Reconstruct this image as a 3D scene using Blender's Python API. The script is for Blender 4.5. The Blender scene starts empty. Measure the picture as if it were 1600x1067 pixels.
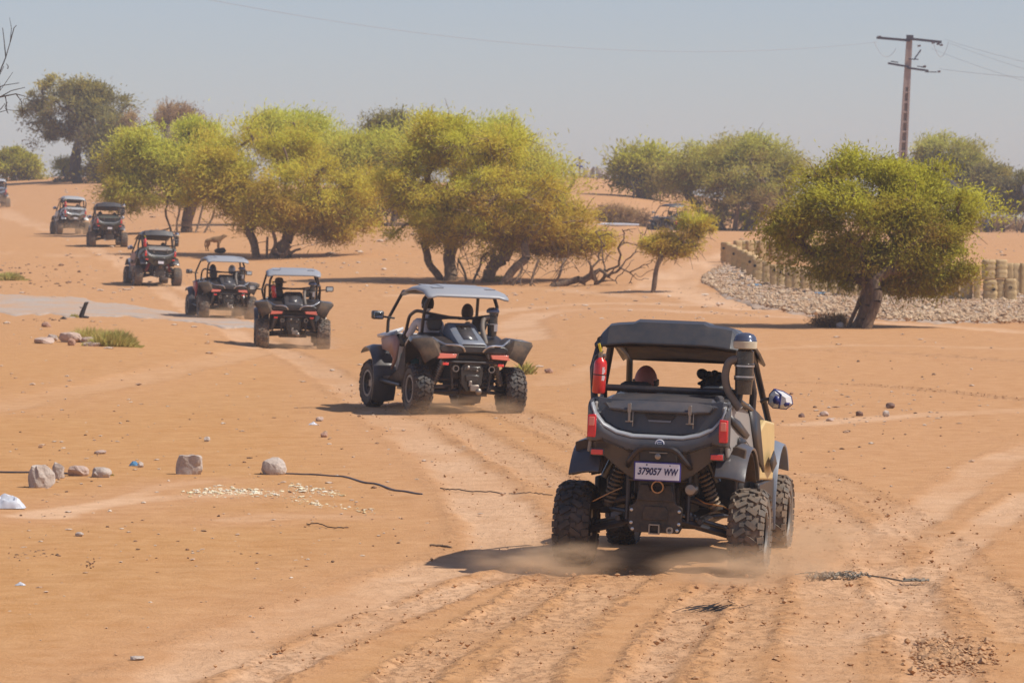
import bpy, bmesh, math, random
import numpy as np
from mathutils import Vector, Matrix, Euler

R = math.radians
scene = bpy.context.scene
COL = scene.collection
random.seed(7)
rng = np.random.default_rng(7)

# ------------------------------------------------------------------ camera, sky, sun, exposure
F = 6000.0                      # focal length in photo pixels (135 mm on a 36 mm wide frame, 1600 px)
CAM = Vector((0.0, 0.0, 2.9))
PITCH = math.atan(213.5 / F)
cd = bpy.data.cameras.new('camera')
cd.sensor_width = 36.0
cd.lens = F / 1600.0 * 36.0
cd.clip_start = 0.5
cd.clip_end = 5000.0
cam = bpy.data.objects.new('camera', cd)
COL.objects.link(cam)
cam.location = CAM
cam.rotation_euler = (R(90) - PITCH, 0, 0)
scene.camera = cam
cd.dof.use_dof = True
cd.dof.focus_distance = 31.5
cd.dof.aperture_fstop = 9.0

SUN_EL, SUN_AZ = 52.0, 14.0     # sun on the right, slightly behind the camera
sdir = Vector((math.cos(R(SUN_EL)) * math.cos(R(SUN_AZ)), -math.cos(R(SUN_EL)) * math.sin(R(SUN_AZ)), math.sin(R(SUN_EL))))
world = bpy.data.worlds.new('World')
scene.world = world
world.use_nodes = True
wn = world.node_tree.nodes
wl = world.node_tree.links
bg = wn['Background']
sky = wn.new('ShaderNodeTexSky')
sky.sky_type = 'NISHITA'
sky.sun_disc = False
sky.sun_elevation = R(SUN_EL)
sky.sun_rotation = math.atan2(sdir.x, sdir.y)
sky.altitude = 0
sky.air_density = 1.0
sky.dust_density = 0.4
sky.ozone_density = 3.0
hsv = wn.new('ShaderNodeHueSaturation')
hsv.inputs['Saturation'].default_value = 0.75
wl.new(sky.outputs[0], hsv.inputs['Color'])
tint = wn.new('ShaderNodeMix'); tint.data_type = 'RGBA'; tint.blend_type = 'MULTIPLY'
tint.inputs[0].default_value = 1.0
tint.inputs[7].default_value = (0.92, 0.92, 1.07, 1)
wl.new(hsv.outputs[0], tint.inputs[6])
wl.new(tint.outputs[2], bg.inputs['Color'])
bg.inputs['Strength'].default_value = 0.069
sd = bpy.data.lights.new('sun', 'SUN')
sd.energy = 3.3
sd.angle = R(0.6)
sd.color = (1.0, 0.93, 0.82)
sun = bpy.data.objects.new('sun', sd)
COL.objects.link(sun)
sun.rotation_euler = sdir.to_track_quat('Z', 'Y').to_euler()
sun.location = (60, -20, 90)
vs = scene.view_settings
vs.view_transform = 'Standard'
vs.look = 'None'
vs.exposure = 0.50
vs.gamma = 1.0
vs.use_curve_mapping = False
scene.cycles.use_denoising = True
scene.cycles.max_bounces = 6
scene.cycles.volume_bounces = 1
scene.cycles.transparent_max_bounces = 8

# ------------------------------------------------------------------ helpers
def at(px, py, Y):
    """World point seen at photo pixel (px, py) at distance Y in front of the camera."""
    v = Vector(((px - 800.0) / F, -(py - 533.5) / F, -1.0))
    v.rotate(Euler((R(90) - PITCH, 0, 0)))
    return CAM + v * (Y / v.y)

def tagit(o, label=None, cat=None, group=None, kind=None):
    if label: o['label'] = label
    if cat: o['category'] = cat
    if group: o['group'] = group
    if kind: o['kind'] = kind
    return o

def thing(name, label, cat, loc=(0, 0, 0), rot=(0, 0, 0), group=None):
    o = bpy.data.objects.new(name, None)
    o.empty_display_size = 0.2
    COL.objects.link(o)
    o.location = loc
    o.rotation_euler = rot
    return tagit(o, label, cat, group)

def link_mesh(name, me, mat=None, parent=None, sharp=35):
    if mat is not None:
        for m in (mat if isinstance(mat, (list, tuple)) else [mat]):
            me.materials.append(m)
    if sharp is not None and len(me.polygons):
        me.polygons.foreach_set('use_smooth', np.ones(len(me.polygons), dtype=bool))
        me.set_sharp_from_angle(angle=R(sharp))
    o = bpy.data.objects.new(name, me)
    COL.objects.link(o)
    if parent is not None: o.parent = parent
    return o

def np_mesh(name, V, Fc, smooth=False):
    """Fast mesh from an (N,3) array and an (M,k) face array."""
    me = bpy.data.meshes.new(name)
    k = Fc.shape[1]
    me.vertices.add(len(V))
    me.vertices.foreach_set('co', np.ascontiguousarray(V, dtype=np.float32).ravel())
    me.loops.add(Fc.size)
    me.loops.foreach_set('vertex_index', np.ascontiguousarray(Fc, dtype=np.int32).ravel())
    me.polygons.add(len(Fc))
    me.polygons.foreach_set('loop_start', np.arange(0, Fc.size, k, dtype=np.int32))
    me.polygons.foreach_set('loop_total', np.full(len(Fc), k, dtype=np.int32))
    me.polygons.foreach_set('use_smooth', np.full(len(Fc), smooth, dtype=bool))
    me.update(calc_edges=True)
    return me

class MB:
    """Collects simple shapes into one mesh."""
    def __init__(s):
        s.v, s.f = [], []
    def add(s, vs_, fs_):
        n = len(s.v)
        s.v += [tuple(p) for p in vs_]
        s.f += [tuple(i + n for i in f) for f in fs_]
        return s
    def box(s, c, size, rot=(0, 0, 0), taper=1.0):
        m = Euler(rot).to_matrix()
        hx, hy, hz = size[0] / 2, size[1] / 2, size[2] / 2
        P = []
        for z, t in ((-hz, 1), (hz, taper)):
            for x, y in ((-hx, -hy), (hx, -hy), (hx, hy), (-hx, hy)):
                P.append(m @ Vector((x * t, y * t, z)) + Vector(c))
        return s.add(P, [(3, 2, 1, 0), (4, 5, 6, 7), (0, 1, 5, 4), (1, 2, 6, 5), (2, 3, 7, 6), (3, 0, 4, 7)])
    def obox(s, c, ax, ay, az, size):
        c, ax, ay, az = Vector(c), Vector(ax), Vector(ay), Vector(az)
        hx, hy, hz = size[0] / 2, size[1] / 2, size[2] / 2
        P = []
        for z in (-hz, hz):
            for x, y in ((-hx, -hy), (hx, -hy), (hx, hy), (-hx, hy)):
                P.append(c + ax * x + ay * y + az * z)
        return s.add(P, [(3, 2, 1, 0), (4, 5, 6, 7), (0, 1, 5, 4), (1, 2, 6, 5), (2, 3, 7, 6), (3, 0, 4, 7)])
    def tube(s, pts, r, n=8, cap=True, round_=0):
        pts = [Vector(p) for p in pts]
        if round_ and len(pts) > 2:
            q = [pts[0]]
            for i in range(1, len(pts) - 1):
                a, b, c = pts[i - 1], pts[i], pts[i + 1]
                la, lc = min(round_, (a - b).length * .45), min(round_, (c - b).length * .45)
                p0, p2 = b + (a - b).normalized() * la, b + (c - b).normalized() * lc
                for k in range(5):
                    t = k / 4
                    q.append(p0 * (1 - t) ** 2 + b * 2 * t * (1 - t) + p2 * t * t)
            q.append(pts[-1])
            pts = q
        rr = r if isinstance(r, (list, tuple)) else [r] * len(pts)
        base = len(s.v)
        prev = None
        for i, p in enumerate(pts):
            d = (pts[min(i + 1, len(pts) - 1)] - pts[max(i - 1, 0)])
            d = d.normalized() if d.length > 1e-9 else Vector((0, 0, 1))
            if prev is None:
                u = d.cross(Vector((0, 0, 1)))
                if u.length < .05: u = d.cross(Vector((1, 0, 0)))
            else:
                u = prev - d * prev.dot(d)
                if u.length < 1e-6: u = d.orthogonal()
            u.normalize()
            prev = u
            w = d.cross(u)
            for k in range(n):
                a = 2 * math.pi * k / n
                s.v.append(tuple(p + (u * math.cos(a) + w * math.sin(a)) * rr[i]))
        for i in range(len(pts) - 1):
            for k in range(n):
                a, b = base + i * n + k, base + i * n + (k + 1) % n
                s.f.append((a, b, b + n, a + n))
        if cap:
            s.f.append(tuple(base + k for k in reversed(range(n))))
            e = base + (len(pts) - 1) * n
            s.f.append(tuple(e + k for k in range(n)))
        return s
    def lathe(s, prof, o=(0, 0, 0), axis='z', n=24, close=False):
        """prof: (height along the axis, radius)"""
        o = Vector(o)
        if isinstance(axis, str):
            az = {'x': Vector((1, 0, 0)), 'y': Vector((0, 1, 0)), 'z': Vector((0, 0, 1))}[axis]
        else:
            az = Vector(axis).normalized()
        u = az.orthogonal().normalized()
        w = az.cross(u)
        base = len(s.v)
        for h, r in prof:
            for k in range(n):
                a = 2 * math.pi * k / n
                s.v.append(tuple(o + az * h + (u * math.cos(a) + w * math.sin(a)) * r))
        m = len(prof)
        for i in range(m if close else m - 1):
            for k in range(n):
                a, b = base + i * n + k, base + i * n + (k + 1) % n
                c, d = base + ((i + 1) % m) * n + (k + 1) % n, base + ((i + 1) % m) * n + k
                s.f.append((a, b, c, d))
        if not close:
            if prof[0][1] > 1e-5: s.f.append(tuple(base + k for k in reversed(range(n))))
            if prof[-1][1] > 1e-5: s.f.append(tuple(base + (m - 1) * n + k for k in range(n)))
        return s
    def prism(s, poly, plane, a, b):
        """2-D outline extruded: plane 'xz' along y, 'yz' along x, 'xy' along z."""
        n = len(poly)
        def P(p, h):
            return {'xz': (p[0], h, p[1]), 'yz': (h, p[0], p[1]), 'xy': (p[0], p[1], h)}[plane]
        vs_ = [P(p, a) for p in poly] + [P(p, b) for p in poly]
        fs_ = [tuple(range(n))[::-1], tuple(range(n, 2 * n))]
        for i in range(n):
            j = (i + 1) % n
            fs_.append((i, j, j + n, i + n))
        return s.add(vs_, fs_)
    def grid(s, rows):
        """rows of points, skinned into quads"""
        m, n = len(rows), len(rows[0])
        base = len(s.v)
        for r in rows: s.v += [tuple(p) for p in r]
        for i in range(m - 1):
            for k in range(n - 1):
                a = base + i * n + k
                s.f.append((a, a + 1, a + n + 1, a + n))
        return s
    def ball(s, c, r, nu=12, nv=8, rot=(0, 0, 0)):
        if not isinstance(r, (list, tuple)): r = (r, r, r)
        m = Euler(rot).to_matrix()
        c = Vector(c)
        vs_ = [c + m @ Vector((0, 0, r[2]))]
        for i in range(1, nv):
            t = math.pi * i / nv
            for k in range(nu):
                a = 2 * math.pi * k / nu
                vs_.append(c + m @ Vector((r[0] * math.sin(t) * math.cos(a), r[1] * math.sin(t) * math.sin(a), r[2] * math.cos(t))))
        vs_.append(c - m @ Vector((0, 0, r[2])))
        fs_ = [(0, 1 + k, 1 + (k + 1) % nu) for k in range(nu)]
        for i in range(nv - 2):
            for k in range(nu):
                a, b = 1 + i * nu + k, 1 + i * nu + (k + 1) % nu
                fs_.append((a, a + nu, b + nu, b))
        L = len(vs_) - 1
        o = 1 + (nv - 2) * nu
        fs_ += [(L, o + (k + 1) % nu, o + k) for k in range(nu)]
        return s.add(vs_, fs_)
    def mesh(s, name, fix=True):
        me = bpy.data.meshes.new(name)
        me.from_pydata(s.v, [], s.f)
        if fix:
            bm = bmesh.new()
            bm.from_mesh(me)
            bmesh.ops.recalc_face_normals(bm, faces=bm.faces)
            bm.to_mesh(me)
            bm.free()
        me.update()
        return me
    def build(s, name, mat, parent=None, bevel=0, sharp=35, solid=0, seg=2):
        o = link_mesh(name, s.mesh(name), mat, parent, sharp)
        if solid:
            m = o.modifiers.new('solid', 'SOLIDIFY')
            m.thickness = solid
            m.offset = 0
        if bevel:
            m = o.modifiers.new('bevel', 'BEVEL')
            m.width = bevel
            m.segments = seg
            m.limit_method = 'ANGLE'
            m.angle_limit = R(40)
            m.harden_normals = False
        return o

# lattice value noise for numpy arrays
_tab = rng.random((256, 256))
def vnoise(x, y):
    x = np.asarray(x, float); y = np.asarray(y, float)
    xi, yi = np.floor(x).astype(int), np.floor(y).astype(int)
    fx, fy = x - xi, y - yi
    fx = fx * fx * (3 - 2 * fx); fy = fy * fy * (3 - 2 * fy)
    a = _tab[xi & 255, yi & 255]; b = _tab[(xi + 1) & 255, yi & 255]
    c = _tab[xi & 255, (yi + 1) & 255]; d = _tab[(xi + 1) & 255, (yi + 1) & 255]
    return (a * (1 - fx) + b * fx) * (1 - fy) + (c * (1 - fx) + d * fx) * fy
def fbm(x, y, o=4):
    s, a, t = 0, .5, 0
    for i in range(o):
        s = s + a * vnoise(np.asarray(x) * 2 ** i + 17 * i, np.asarray(y) * 2 ** i + 31 * i); t += a; a *= .5
    return s / t

# ------------------------------------------------------------------ materials
def new_mat(name):
    m = bpy.data.materials.new(name)
    m.use_nodes = True
    return m, m.node_tree.nodes, m.node_tree.links, m.node_tree.nodes['Principled BSDF']

def mixc(n, l, fac, a, b):
    x = n.new('ShaderNodeMix'); x.data_type = 'RGBA'
    for sock, val in ((x.inputs[0], fac), (x.inputs[6], a), (x.inputs[7], b)):
        if hasattr(val, 'is_output'): l.new(val, sock)
        elif isinstance(val, (int, float)): sock.default_value = val
        else: sock.default_value = (*val, 1) if len(val) == 3 else val
    return x.outputs[2]

def noise(n, l, co, scale, det=4, rough=.55):
    x = n.new('ShaderNodeTexNoise')
    x.inputs['Scale'].default_value = scale
    x.inputs['Detail'].default_value = det
    x.inputs['Roughness'].default_value = rough
    l.new(co, x.inputs['Vector'])
    return x.outputs[0]

def ramp(n, l, src, lo, hi):
    x = n.new('ShaderNodeMapRange')
    x.inputs[1].default_value = lo; x.inputs[2].default_value = hi
    l.new(src, x.inputs[0])
    return x.outputs[0]

DUST = (0.42, 0.26, 0.15)
def plastic(name, col, rough=.45, dust=.25, metal=0.0, scale=6, bump=.15, coat=0.0):
    """Painted / moulded surface with patchy road dust."""
    m, n, l, b = new_mat(name)
    tc = n.new('ShaderNodeTexCoord')
    n1 = noise(n, l, tc.outputs['Object'], scale, 6, .65)
    n2 = noise(n, l, tc.outputs['Object'], scale * 9, 3)
    mul = n.new('ShaderNodeMath'); mul.operation = 'MULTIPLY'
    l.new(ramp(n, l, n1, .35, .85), mul.inputs[0]); mul.inputs[1].default_value = dust
    l.new(mixc(n, l, mul.outputs[0], col, DUST), b.inputs['Base Color'])
    b.inputs['Metallic'].default_value = metal
    ro = n.new('ShaderNodeMapRange')
    ro.inputs[3].default_value = rough * .8; ro.inputs[4].default_value = min(1, rough * 1.3)
    l.new(n1, ro.inputs[0]); l.new(ro.outputs[0], b.inputs['Roughness'])
    b.inputs['Coat Weight'].default_value = coat
    if bump:
        bp = n.new('ShaderNodeBump'); bp.inputs['Strength'].default_value = bump; bp.inputs['Distance'].default_value = .004
        l.new(n2, bp.inputs['Height']); l.new(bp.outputs[0], b.inputs['Normal'])
    return m

def simple(name, col, rough=.6, metal=0.0, var=.2, scale=8):
    m, n, l, b = new_mat(name)
    tc = n.new('ShaderNodeTexCoord')
    f = ramp(n, l, noise(n, l, tc.outputs['Object'], scale, 5), .3, .7)
    l.new(mixc(n, l, f, tuple(c * (1 - var) for c in col), tuple(min(1, c * (1 + var)) for c in col)), b.inputs['Base Color'])
    b.inputs['Roughness'].default_value = rough; b.inputs['Metallic'].default_value = metal
    return m

M = {}
M['black'] = plastic('black_plastic', (.014, .014, .017), .42, .15)
M['dark'] = plastic('dark_grey_panel', (.050, .055, .066), .30, .20, coat=.15, scale=4)
M['trim'] = plastic('worn_pale_trim', (.30, .32, .35), .35, .1)  # pale tone: worn lip edge with its highlight painted into the colour
M['liner'] = plastic('fender_liner', (.022, .016, .012), .7, .40)
M['tube'] = plastic('cage_tube', (.014, .015, .021), .34, .14, bump=0)
M['engine'] = plastic('engine_dark', (.016, .015, .014), .55, .22, scale=14)
M['metal'] = plastic('worn_metal', (.30, .27, .24), .4, .35, metal=.85, scale=16)
M['steel'] = plastic('bright_steel', (.55, .55, .56), .3, .15, metal=.95)
M['spring'] = plastic('dusty_spring', (.16, .12, .08), .5, .45, metal=.3, scale=12)
M['tyre'] = plastic('tyre_rubber', (.022, .022, .024), .62, .30, scale=9, bump=.3)
M['tyre_dusty'] = plastic('dusty_tyre_rubber', (.085, .078, .068), .75, .70, scale=9, bump=.3)
M['rim'] = plastic('rim_black', (.02, .02, .022), .4, .3)
M['ring'] = plastic('rim_ring', (.30, .29, .27), .45, .4, metal=.4)
M['seat'] = plastic('seat_vinyl', (.035, .038, .042), .45, .08)
M['seatedge'] = plastic('seat_piping', (.30, .32, .31), .5, .1)
M['roofgrey'] = plastic('grey_roof_plastic', (.30, .315, .345), .42, .10)
M['roofblack'] = plastic('black_roof_plastic', (.036, .040, .048), .34, .12)
M['silver'] = plastic('silver_paint', (.42, .44, .46), .35, .2, metal=.2)
M['greypanel'] = plastic('grey_panel', (.24, .23, .22), .4, .25)
M['tan'] = plastic('tan_paint', (.60, .43, .19), .4, .15)
M['bluegrey'] = plastic('blue_grey_plastic', (.16, .19, .24), .4, .2)
M['green'] = plastic('dark_green_paint', (.05, .065, .055), .35, .25)
M['white'] = plastic('white_paint', (.62, .62, .63), .4, .2)
M['redpaint'] = plastic('red_paint', (.45, .06, .05), .4, .15)
M['brownseat'] = plastic('pinkish_panel', (.35, .20, .17), .5, .2)
M['hose'] = plastic('grey_hose', (.15, .13, .11), .6, .3, scale=14)
M['canister'] = plastic('canister_black', (.02, .022, .024), .25, .1, coat=.4)
M['red'] = plastic('red_enamel', (.62, .025, .02), .28, .04, bump=0, coat=.5)
M['yellow'] = simple('yellow_tag', (.75, .55, .03), .5)
M['copper'] = plastic('burnt_exhaust', (.42, .22, .10), .35, .1, metal=.9)
M['plate'] = simple('plate_white', (.72, .72, .78), .4, var=.04)
M['ink'] = simple('plate_ink', (.02, .02, .09), .5, var=.05)
M['plateedge'] = simple('plate_blue_edge', (.05, .04, .22), .5)
M['emblem'] = simple('emblem_blue', (.05, .16, .36), .3)
M['lettering'] = simple('white_lettering', (.75, .75, .75), .5, var=.05)
M['glass'] = plastic('mirror_glass', (.75, .78, .82), .08, .1, metal=1.0, bump=0)
M['bluetrim'] = simple('blue_trim', (.02, .03, .16), .4)
M['chrome'] = plastic('chrome_dome', (.11, .13, .19), .18, .08, metal=.5, bump=0)
M['capband'] = simple('cap_band', (.55, .47, .34), .5)
M['tealbag'] = simple('teal_bag', (.10, .32, .27), .6)
def lens(name, col, em=0):
    m, n, l, b = new_mat(name)
    tc = n.new('ShaderNodeTexCoord')
    w = n.new('ShaderNodeTexWave'); w.inputs['Scale'].default_value = 30; w.bands_direction = 'Z'
    l.new(tc.outputs['Object'], w.inputs[0])
    l.new(mixc(n, l, ramp(n, l, w.outputs[1], 0, 4), col, tuple(c * .6 for c in col)), b.inputs['Base Color'])
    b.inputs['Roughness'].default_value = .15
    b.inputs['Coat Weight'].default_value = .6
    return m
M['taillens'] = lens('red_lens', (.72, .02, .02))
M['palelens'] = lens('pink_lens', (.80, .22, .16))
M['reflector'] = lens('reflector_red', (.80, .06, .05))
M['skin'] = simple('skin', (.34, .17, .11), .55, var=.08)
M['skinbrown'] = simple('brown_cap', (.36, .115, .08), .55, var=.15)
M['hair'] = simple('black_hair', (.010, .008, .008), .6, var=.3, scale=40)
M['brownhair'] = simple('brown_hair', (.07, .045, .028), .7, var=.3, scale=40)
M['hat'] = simple('brown_felt_hat', (.13, .085, .06), .9)
M['shirt_white'] = simple('white_shirt', (.62, .62, .66), .9, var=.08)
M['shirt_black'] = simple('black_shirt', (.012, .012, .015), .9)
M['shirt_beige'] = simple('beige_shirt', (.45, .36, .25), .9)
M['shirt_grey'] = simple('grey_shirt', (.07, .07, .08), .9)
M['trousers'] = simple('dark_trousers', (.03, .03, .04), .9)
M['shorts'] = simple('grey_shorts', (.12, .12, .14), .9)
M['strap'] = simple('black_strap', (.008, .008, .009), .5)
M['dogfur'] = simple('dog_fur', (.27, .16, .075), .9, var=.35, scale=5)
M['bark'] = None
# ------------------------------------------------------------------ terrain
# (photo px, photo py, distance) of ground that can be seen, turned into heights
_cp = []
for px in (-300, 200, 800, 1400, 1900):
    for Y in (6, 14, 23.3, 31, 42, 54):
        _cp.append((px, 320 + F * 2.9 / Y, Y))
for Y in (70, 90):
    for px in (900, 1300, 1800): _cp.append((px, 320 + F * 2.9 / Y, Y))
_cp += [(100, 572, 70), (-300, 565, 72), (455, 545, 86), (200, 520, 88), (-200, 500, 100), (345, 492, 113), (100, 478, 116),
        (235, 450, 133), (40, 440, 136), (-300, 420, 150), (167, 400, 162), (300, 402, 162), (20, 372, 185), (107, 369, 192), (-10, 320, 262),
        (-200, 300, 290), (100, 280, 310), (200, 283, 300), (-300, 282, 310), (350, 300, 300), (405, 403, 162), (278, 363, 190), (500, 350, 210),
        (600, 455, 130), (740, 444, 138), (570, 352, 200), (760, 352, 205), (930, 350, 203), (980, 308, 262), (940, 276, 330), (760, 285, 330), (560, 290, 330), (1060, 300, 330),
        (1060, 372, 215), (1145, 360, 205), (1020, 456, 129), (1130, 412, 150), (1300, 468, 118), (1540, 471, 116), (1800, 470, 116),
        (1335, 511, 91), (1560, 398, 165), (1300, 372, 200), (1560, 366, 235), (1800, 366, 235), (1300, 352, 300), (1560, 352, 340), (1900, 352, 340),
        (-400, 300, 430), (100, 300, 430), (500, 305, 450), (900, 305, 450), (1300, 352, 450), (1800, 354, 450)]
for px in (-500, 0, 500, 1000, 1500, 2000): _cp.append((px, 365, 1200))
_P = np.array([at(*c)[:] for c in _cp])
def _uv(x, y): return np.stack([x / y * 5.0, np.log(y) * 1.3], -1)
_C = _uv(_P[:, 0], _P[:, 1])
def _k(d2): return np.where(d2 > 1e-12, d2 * np.log(np.maximum(d2, 1e-12)) * .5, 0)
_n = len(_C)
_A = np.zeros((_n + 3, _n + 3))
_A[:_n, :_n] = _k(((_C[:, None] - _C[None]) ** 2).sum(-1)) + np.eye(_n) * 2e-3
_A[:_n, _n:] = np.c_[np.ones(_n), _C]
_A[_n:, :_n] = _A[:_n, _n:].T
_W = np.linalg.solve(_A, np.r_[_P[:, 2], 0, 0, 0])
def gz_np(x, y):
    x = np.asarray(x, float); y = np.asarray(y, float)
    u = np.clip(x / y, -.2, .2)
    c = _uv(u * y, y)
    out = np.full(x.shape, _W[_n]) + c[..., 0] * _W[_n + 1] + c[..., 1] * _W[_n + 2]
    for i in range(_n):
        out = out + _W[i] * _k(((c - _C[i]) ** 2).sum(-1))
    # gentle swells
    far = np.clip((y - 45) / 120, 0, 1)
    out = out + (fbm(x * .05 + 3, y * .03, 3) - .5) * .35 * far + (fbm(x * .35, y * .2 + 9, 3) - .5) * .05
    return out
def gz(x, y): return float(gz_np(np.array([x]), np.array([y]))[0])

_YS = 1 / np.linspace(1 / 20.0, 1 / 420.0, 1400)
def ground_at(px, py, dz=0.0):
    """First point of the ground along the ray through a photo pixel."""
    v = at(px, py, 1.0) - CAM
    zs = gz_np(v.x * _YS, _YS)
    d = (CAM.z + v.z * _YS) - zs
    i = np.argmax(d <= 0)
    if d[i] > 0: i = len(_YS) - 1
    Y = float(_YS[i])
    if i > 0 and d[i] <= 0:
        t = d[i - 1] / (d[i - 1] - d[i])
        Y = float(_YS[i - 1] + (_YS[i] - _YS[i - 1]) * t)
    return Vector((v.x * Y, Y, gz(v.x * Y, Y) + dz))
def on_ground(px, Y, dz=0.0):
    x = (px - 800) / F * Y
    return Vector((x, Y, gz(x, Y) + dz))

# wheel tracks: photo pixels, half width (m), depth, paleness, churn
TRACKS = [
    ([(150, 1110), (420, 985), (640, 905), (730, 880), (790, 850), (775, 800), (740, 755), (690, 715), (630, 665), (590, 640)], .34, .03, .8, .25),
    ([(300, 1110), (540, 990), (720, 920), (860, 880), (895, 872)], .17, .035, .75, .7),
    ([(560, 1120), (700, 1010), (830, 930), (892, 876)], .16, .03, .4, .9),
    ([(760, 1120), (860, 1000), (930, 930), (1000, 890)], .18, .02, .4, .8),
    ([(980, 1120), (1050, 1000), (1120, 920), (1163, 888)], .17, .035, .55, .9),
    ([(1130, 1120), (1165, 1000), (1190, 920), (1200, 870)], .15, .025, .4, .8),
    ([(1290, 1120), (1290, 1000), (1300, 930), (1260, 840), (1225, 790)], .22, .02, .6, .5),
    ([(1480, 1120), (1450, 1000), (1400, 900), (1330, 830), (1240, 770)], .2, .03, .7, .6),
    ([(1600, 1000), (1540, 920), (1480, 860), (1400, 800), (1270, 740)], .18, .02, .35, .5),
    ([(1340, 990), (1400, 930), (1470, 880), (1530, 830), (1620, 770)], .2, .02, .85, .2),
    ([(1330, 900), (1400, 830), (1470, 780), (1560, 720), (1640, 690)], .25, .02, .8, .15),
    ([(590, 640), (520, 590), (455, 555), (405, 530)], .3, .03, .5, .3),
    ([(650, 640), (720, 670), (800, 715), (880, 760)], .25, .025, .5, .5),
    ([(760, 630), (840, 660), (950, 710)], .25, .02, .35, .6),
    ([(405, 545), (350, 510), (310, 490), (255, 455), (215, 430), (180, 405), (140, 385)], .35, .03, .6, .1),
    ([(500, 545), (440, 515), (390, 493), (330, 465), (275, 445), (190, 400)], .35, .03, .6, .1),
    ([(830, 530), (810, 510), (840, 492), (930, 482), (1060, 486), (1200, 494), (1400, 505), (1620, 520)], .5, .03, .7, .1),
    ([(760, 490), (860, 478), (1000, 474), (1180, 480)], .6, .03, .6, .1),
    ([(1620, 545), (1300, 540), (1000, 560), (860, 600)], .4, .02, .4, .1),
    ([(1180, 482), (1080, 462), (1030, 448), (1060, 425), (1130, 402), (1180, 388)], .8, .05, .9, 0),
    ([(1420, 500), (1250, 490), (1120, 465), (1060, 450), (1080, 432), (1140, 410)], .7, .04, .6, 0),
    ([(-20, 395), (120, 400), (240, 410)], .6, .03, .4, 0),
    ([(140, 372), (60, 352), (10, 335), (-40, 318)], .8, .04, .5, 0),
    ([(60, 806), (150, 790), (230, 780), (350, 772)], .30, .0, .9, 0),
    ([(380, 812), (460, 806), (560, 808)], .25, .0, .6, 0),
    ([(180, 785), (250, 762), (320, 752)], .16, .0, .7, 0),
    ([(1180, 596), (1330, 600), (1450, 609), (1620, 627)], .13, .015, .1, .9),
    ([(1230, 546), (1400, 552), (1620, 566)], .16, .015, .1, .7),
    ([(1250, 664), (1420, 650), (1620, 640)], .35, .0, .7, .1),
    ([(620, 462), (760, 452), (900, 455), (1010, 466)], .5, .0, .5, .2),
    ([(-20, 640), (120, 610), (260, 580), (400, 548)], .5, .03, .25, .0),
]
_TR = []
for pts, hw, dp, pale, churn in TRACKS:
    w = []
    for p in pts:
        g = ground_at(*p) if p[1] < 1075 else None
        if g is None:
            Y = F * 2.9 / (p[1] - 320)
            g = Vector(((p[0] - 800) / F * Y, Y, 0))
        w.append((g.x, g.y))
    # smooth the line
    q = []
    for i in range(len(w) - 1):
        p0, p1, p2, p3 = w[max(i - 1, 0)], w[i], w[i + 1], w[min(i + 2, len(w) - 1)]
        for k in range(6):
            t = k / 6
            q.append(tuple(.5 * (2 * p1[j] + (p2[j] - p0[j]) * t + (2 * p0[j] - 5 * p1[j] + 4 * p2[j] - p3[j]) * t * t + (3 * p1[j] - p0[j] - 3 * p2[j] + p3[j]) * t ** 3) for j in (0, 1)))
    q.append(w[-1])
    _TR.append((np.array(q), hw, dp, pale, churn))

def seg_dist(X, Y, q):
    d = np.full(X.shape, 1e9)
    for a, b in zip(q[:-1], q[1:]):
        ab = b - a
        t = np.clip(((X - a[0]) * ab[0] + (Y - a[1]) * ab[1]) / max(ab @ ab, 1e-9), 0, 1)
        d = np.minimum(d, (X - a[0] - t * ab[0]) ** 2 + (Y - a[1] - t * ab[1]) ** 2)
    return np.sqrt(d)

# the ground sheet: rows even in the view's depth, fine where the picture shows it
rows_ = np.r_[np.linspace(3, 20, 16), 1 / np.linspace(1 / 21.5, 1 / 700.0, 470)]
cols_ = np.r_[np.linspace(-1.5, -.18, 24), np.linspace(-.165, .165, 780), np.linspace(.18, 1.5, 24)]
GY, GU = np.meshgrid(rows_, cols_, indexing='ij')
GX = GU * GY
GZ = gz_np(GX.ravel(), GY.ravel()).reshape(GX.shape)
zone = np.zeros(GX.shape); pale = np.zeros(GX.shape); churn = np.zeros(GX.shape)
for q, hw, dp, pl, chn in _TR:
    lo, hi = q.min(0) - 9 * hw - .5, q.max(0) + 9 * hw + .5
    m = (GX > lo[0]) & (GX < hi[0]) & (GY > lo[1]) & (GY < hi[1])
    if not m.any(): continue
    X, Yv = GX[m], GY[m]
    d = seg_dist(X, Yv, q) / hw
    wob = d + (fbm(X * 1.3, Yv * .9, 3) - .5) * 1.1
    core = np.clip((1.3 - wob) * 1.5, 0, 1); core = core * core * (3 - 2 * core)
    ridge = np.exp(-((d - 1.35) / .3) ** 2)
    gap = np.clip(fbm(X * .6 + 5, Yv * .35, 3) * 2.2 - .3, .4, 1)
    GZ[m] += -dp * .55 * core * gap + dp * .5 * ridge * gap * vnoise(X * 5, Yv * 4)
    pale[m] = np.maximum(pale[m], core * pl * gap)
    zone[m] = np.maximum(zone[m], np.exp(-(d / 4.0) ** 2) * min(1, pl + .3))
    churn[m] = np.maximum(churn[m], np.clip(core * .6 + ridge, 0, 1) * chn * gap)
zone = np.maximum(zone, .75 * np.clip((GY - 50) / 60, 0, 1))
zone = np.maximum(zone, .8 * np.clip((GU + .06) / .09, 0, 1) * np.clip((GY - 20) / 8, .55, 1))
near = np.clip((60 - GY) / 30, 0, 1)
GZ += near * churn * (vnoise(GX * 11, GY * 8) - .5) * .028
GZ += near * (vnoise(GX * 3.3, GY * 2.3) - .5) * .012
nr, nc = GX.shape
V = np.stack([GX, GY, GZ], -1).reshape(-1, 3)
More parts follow.
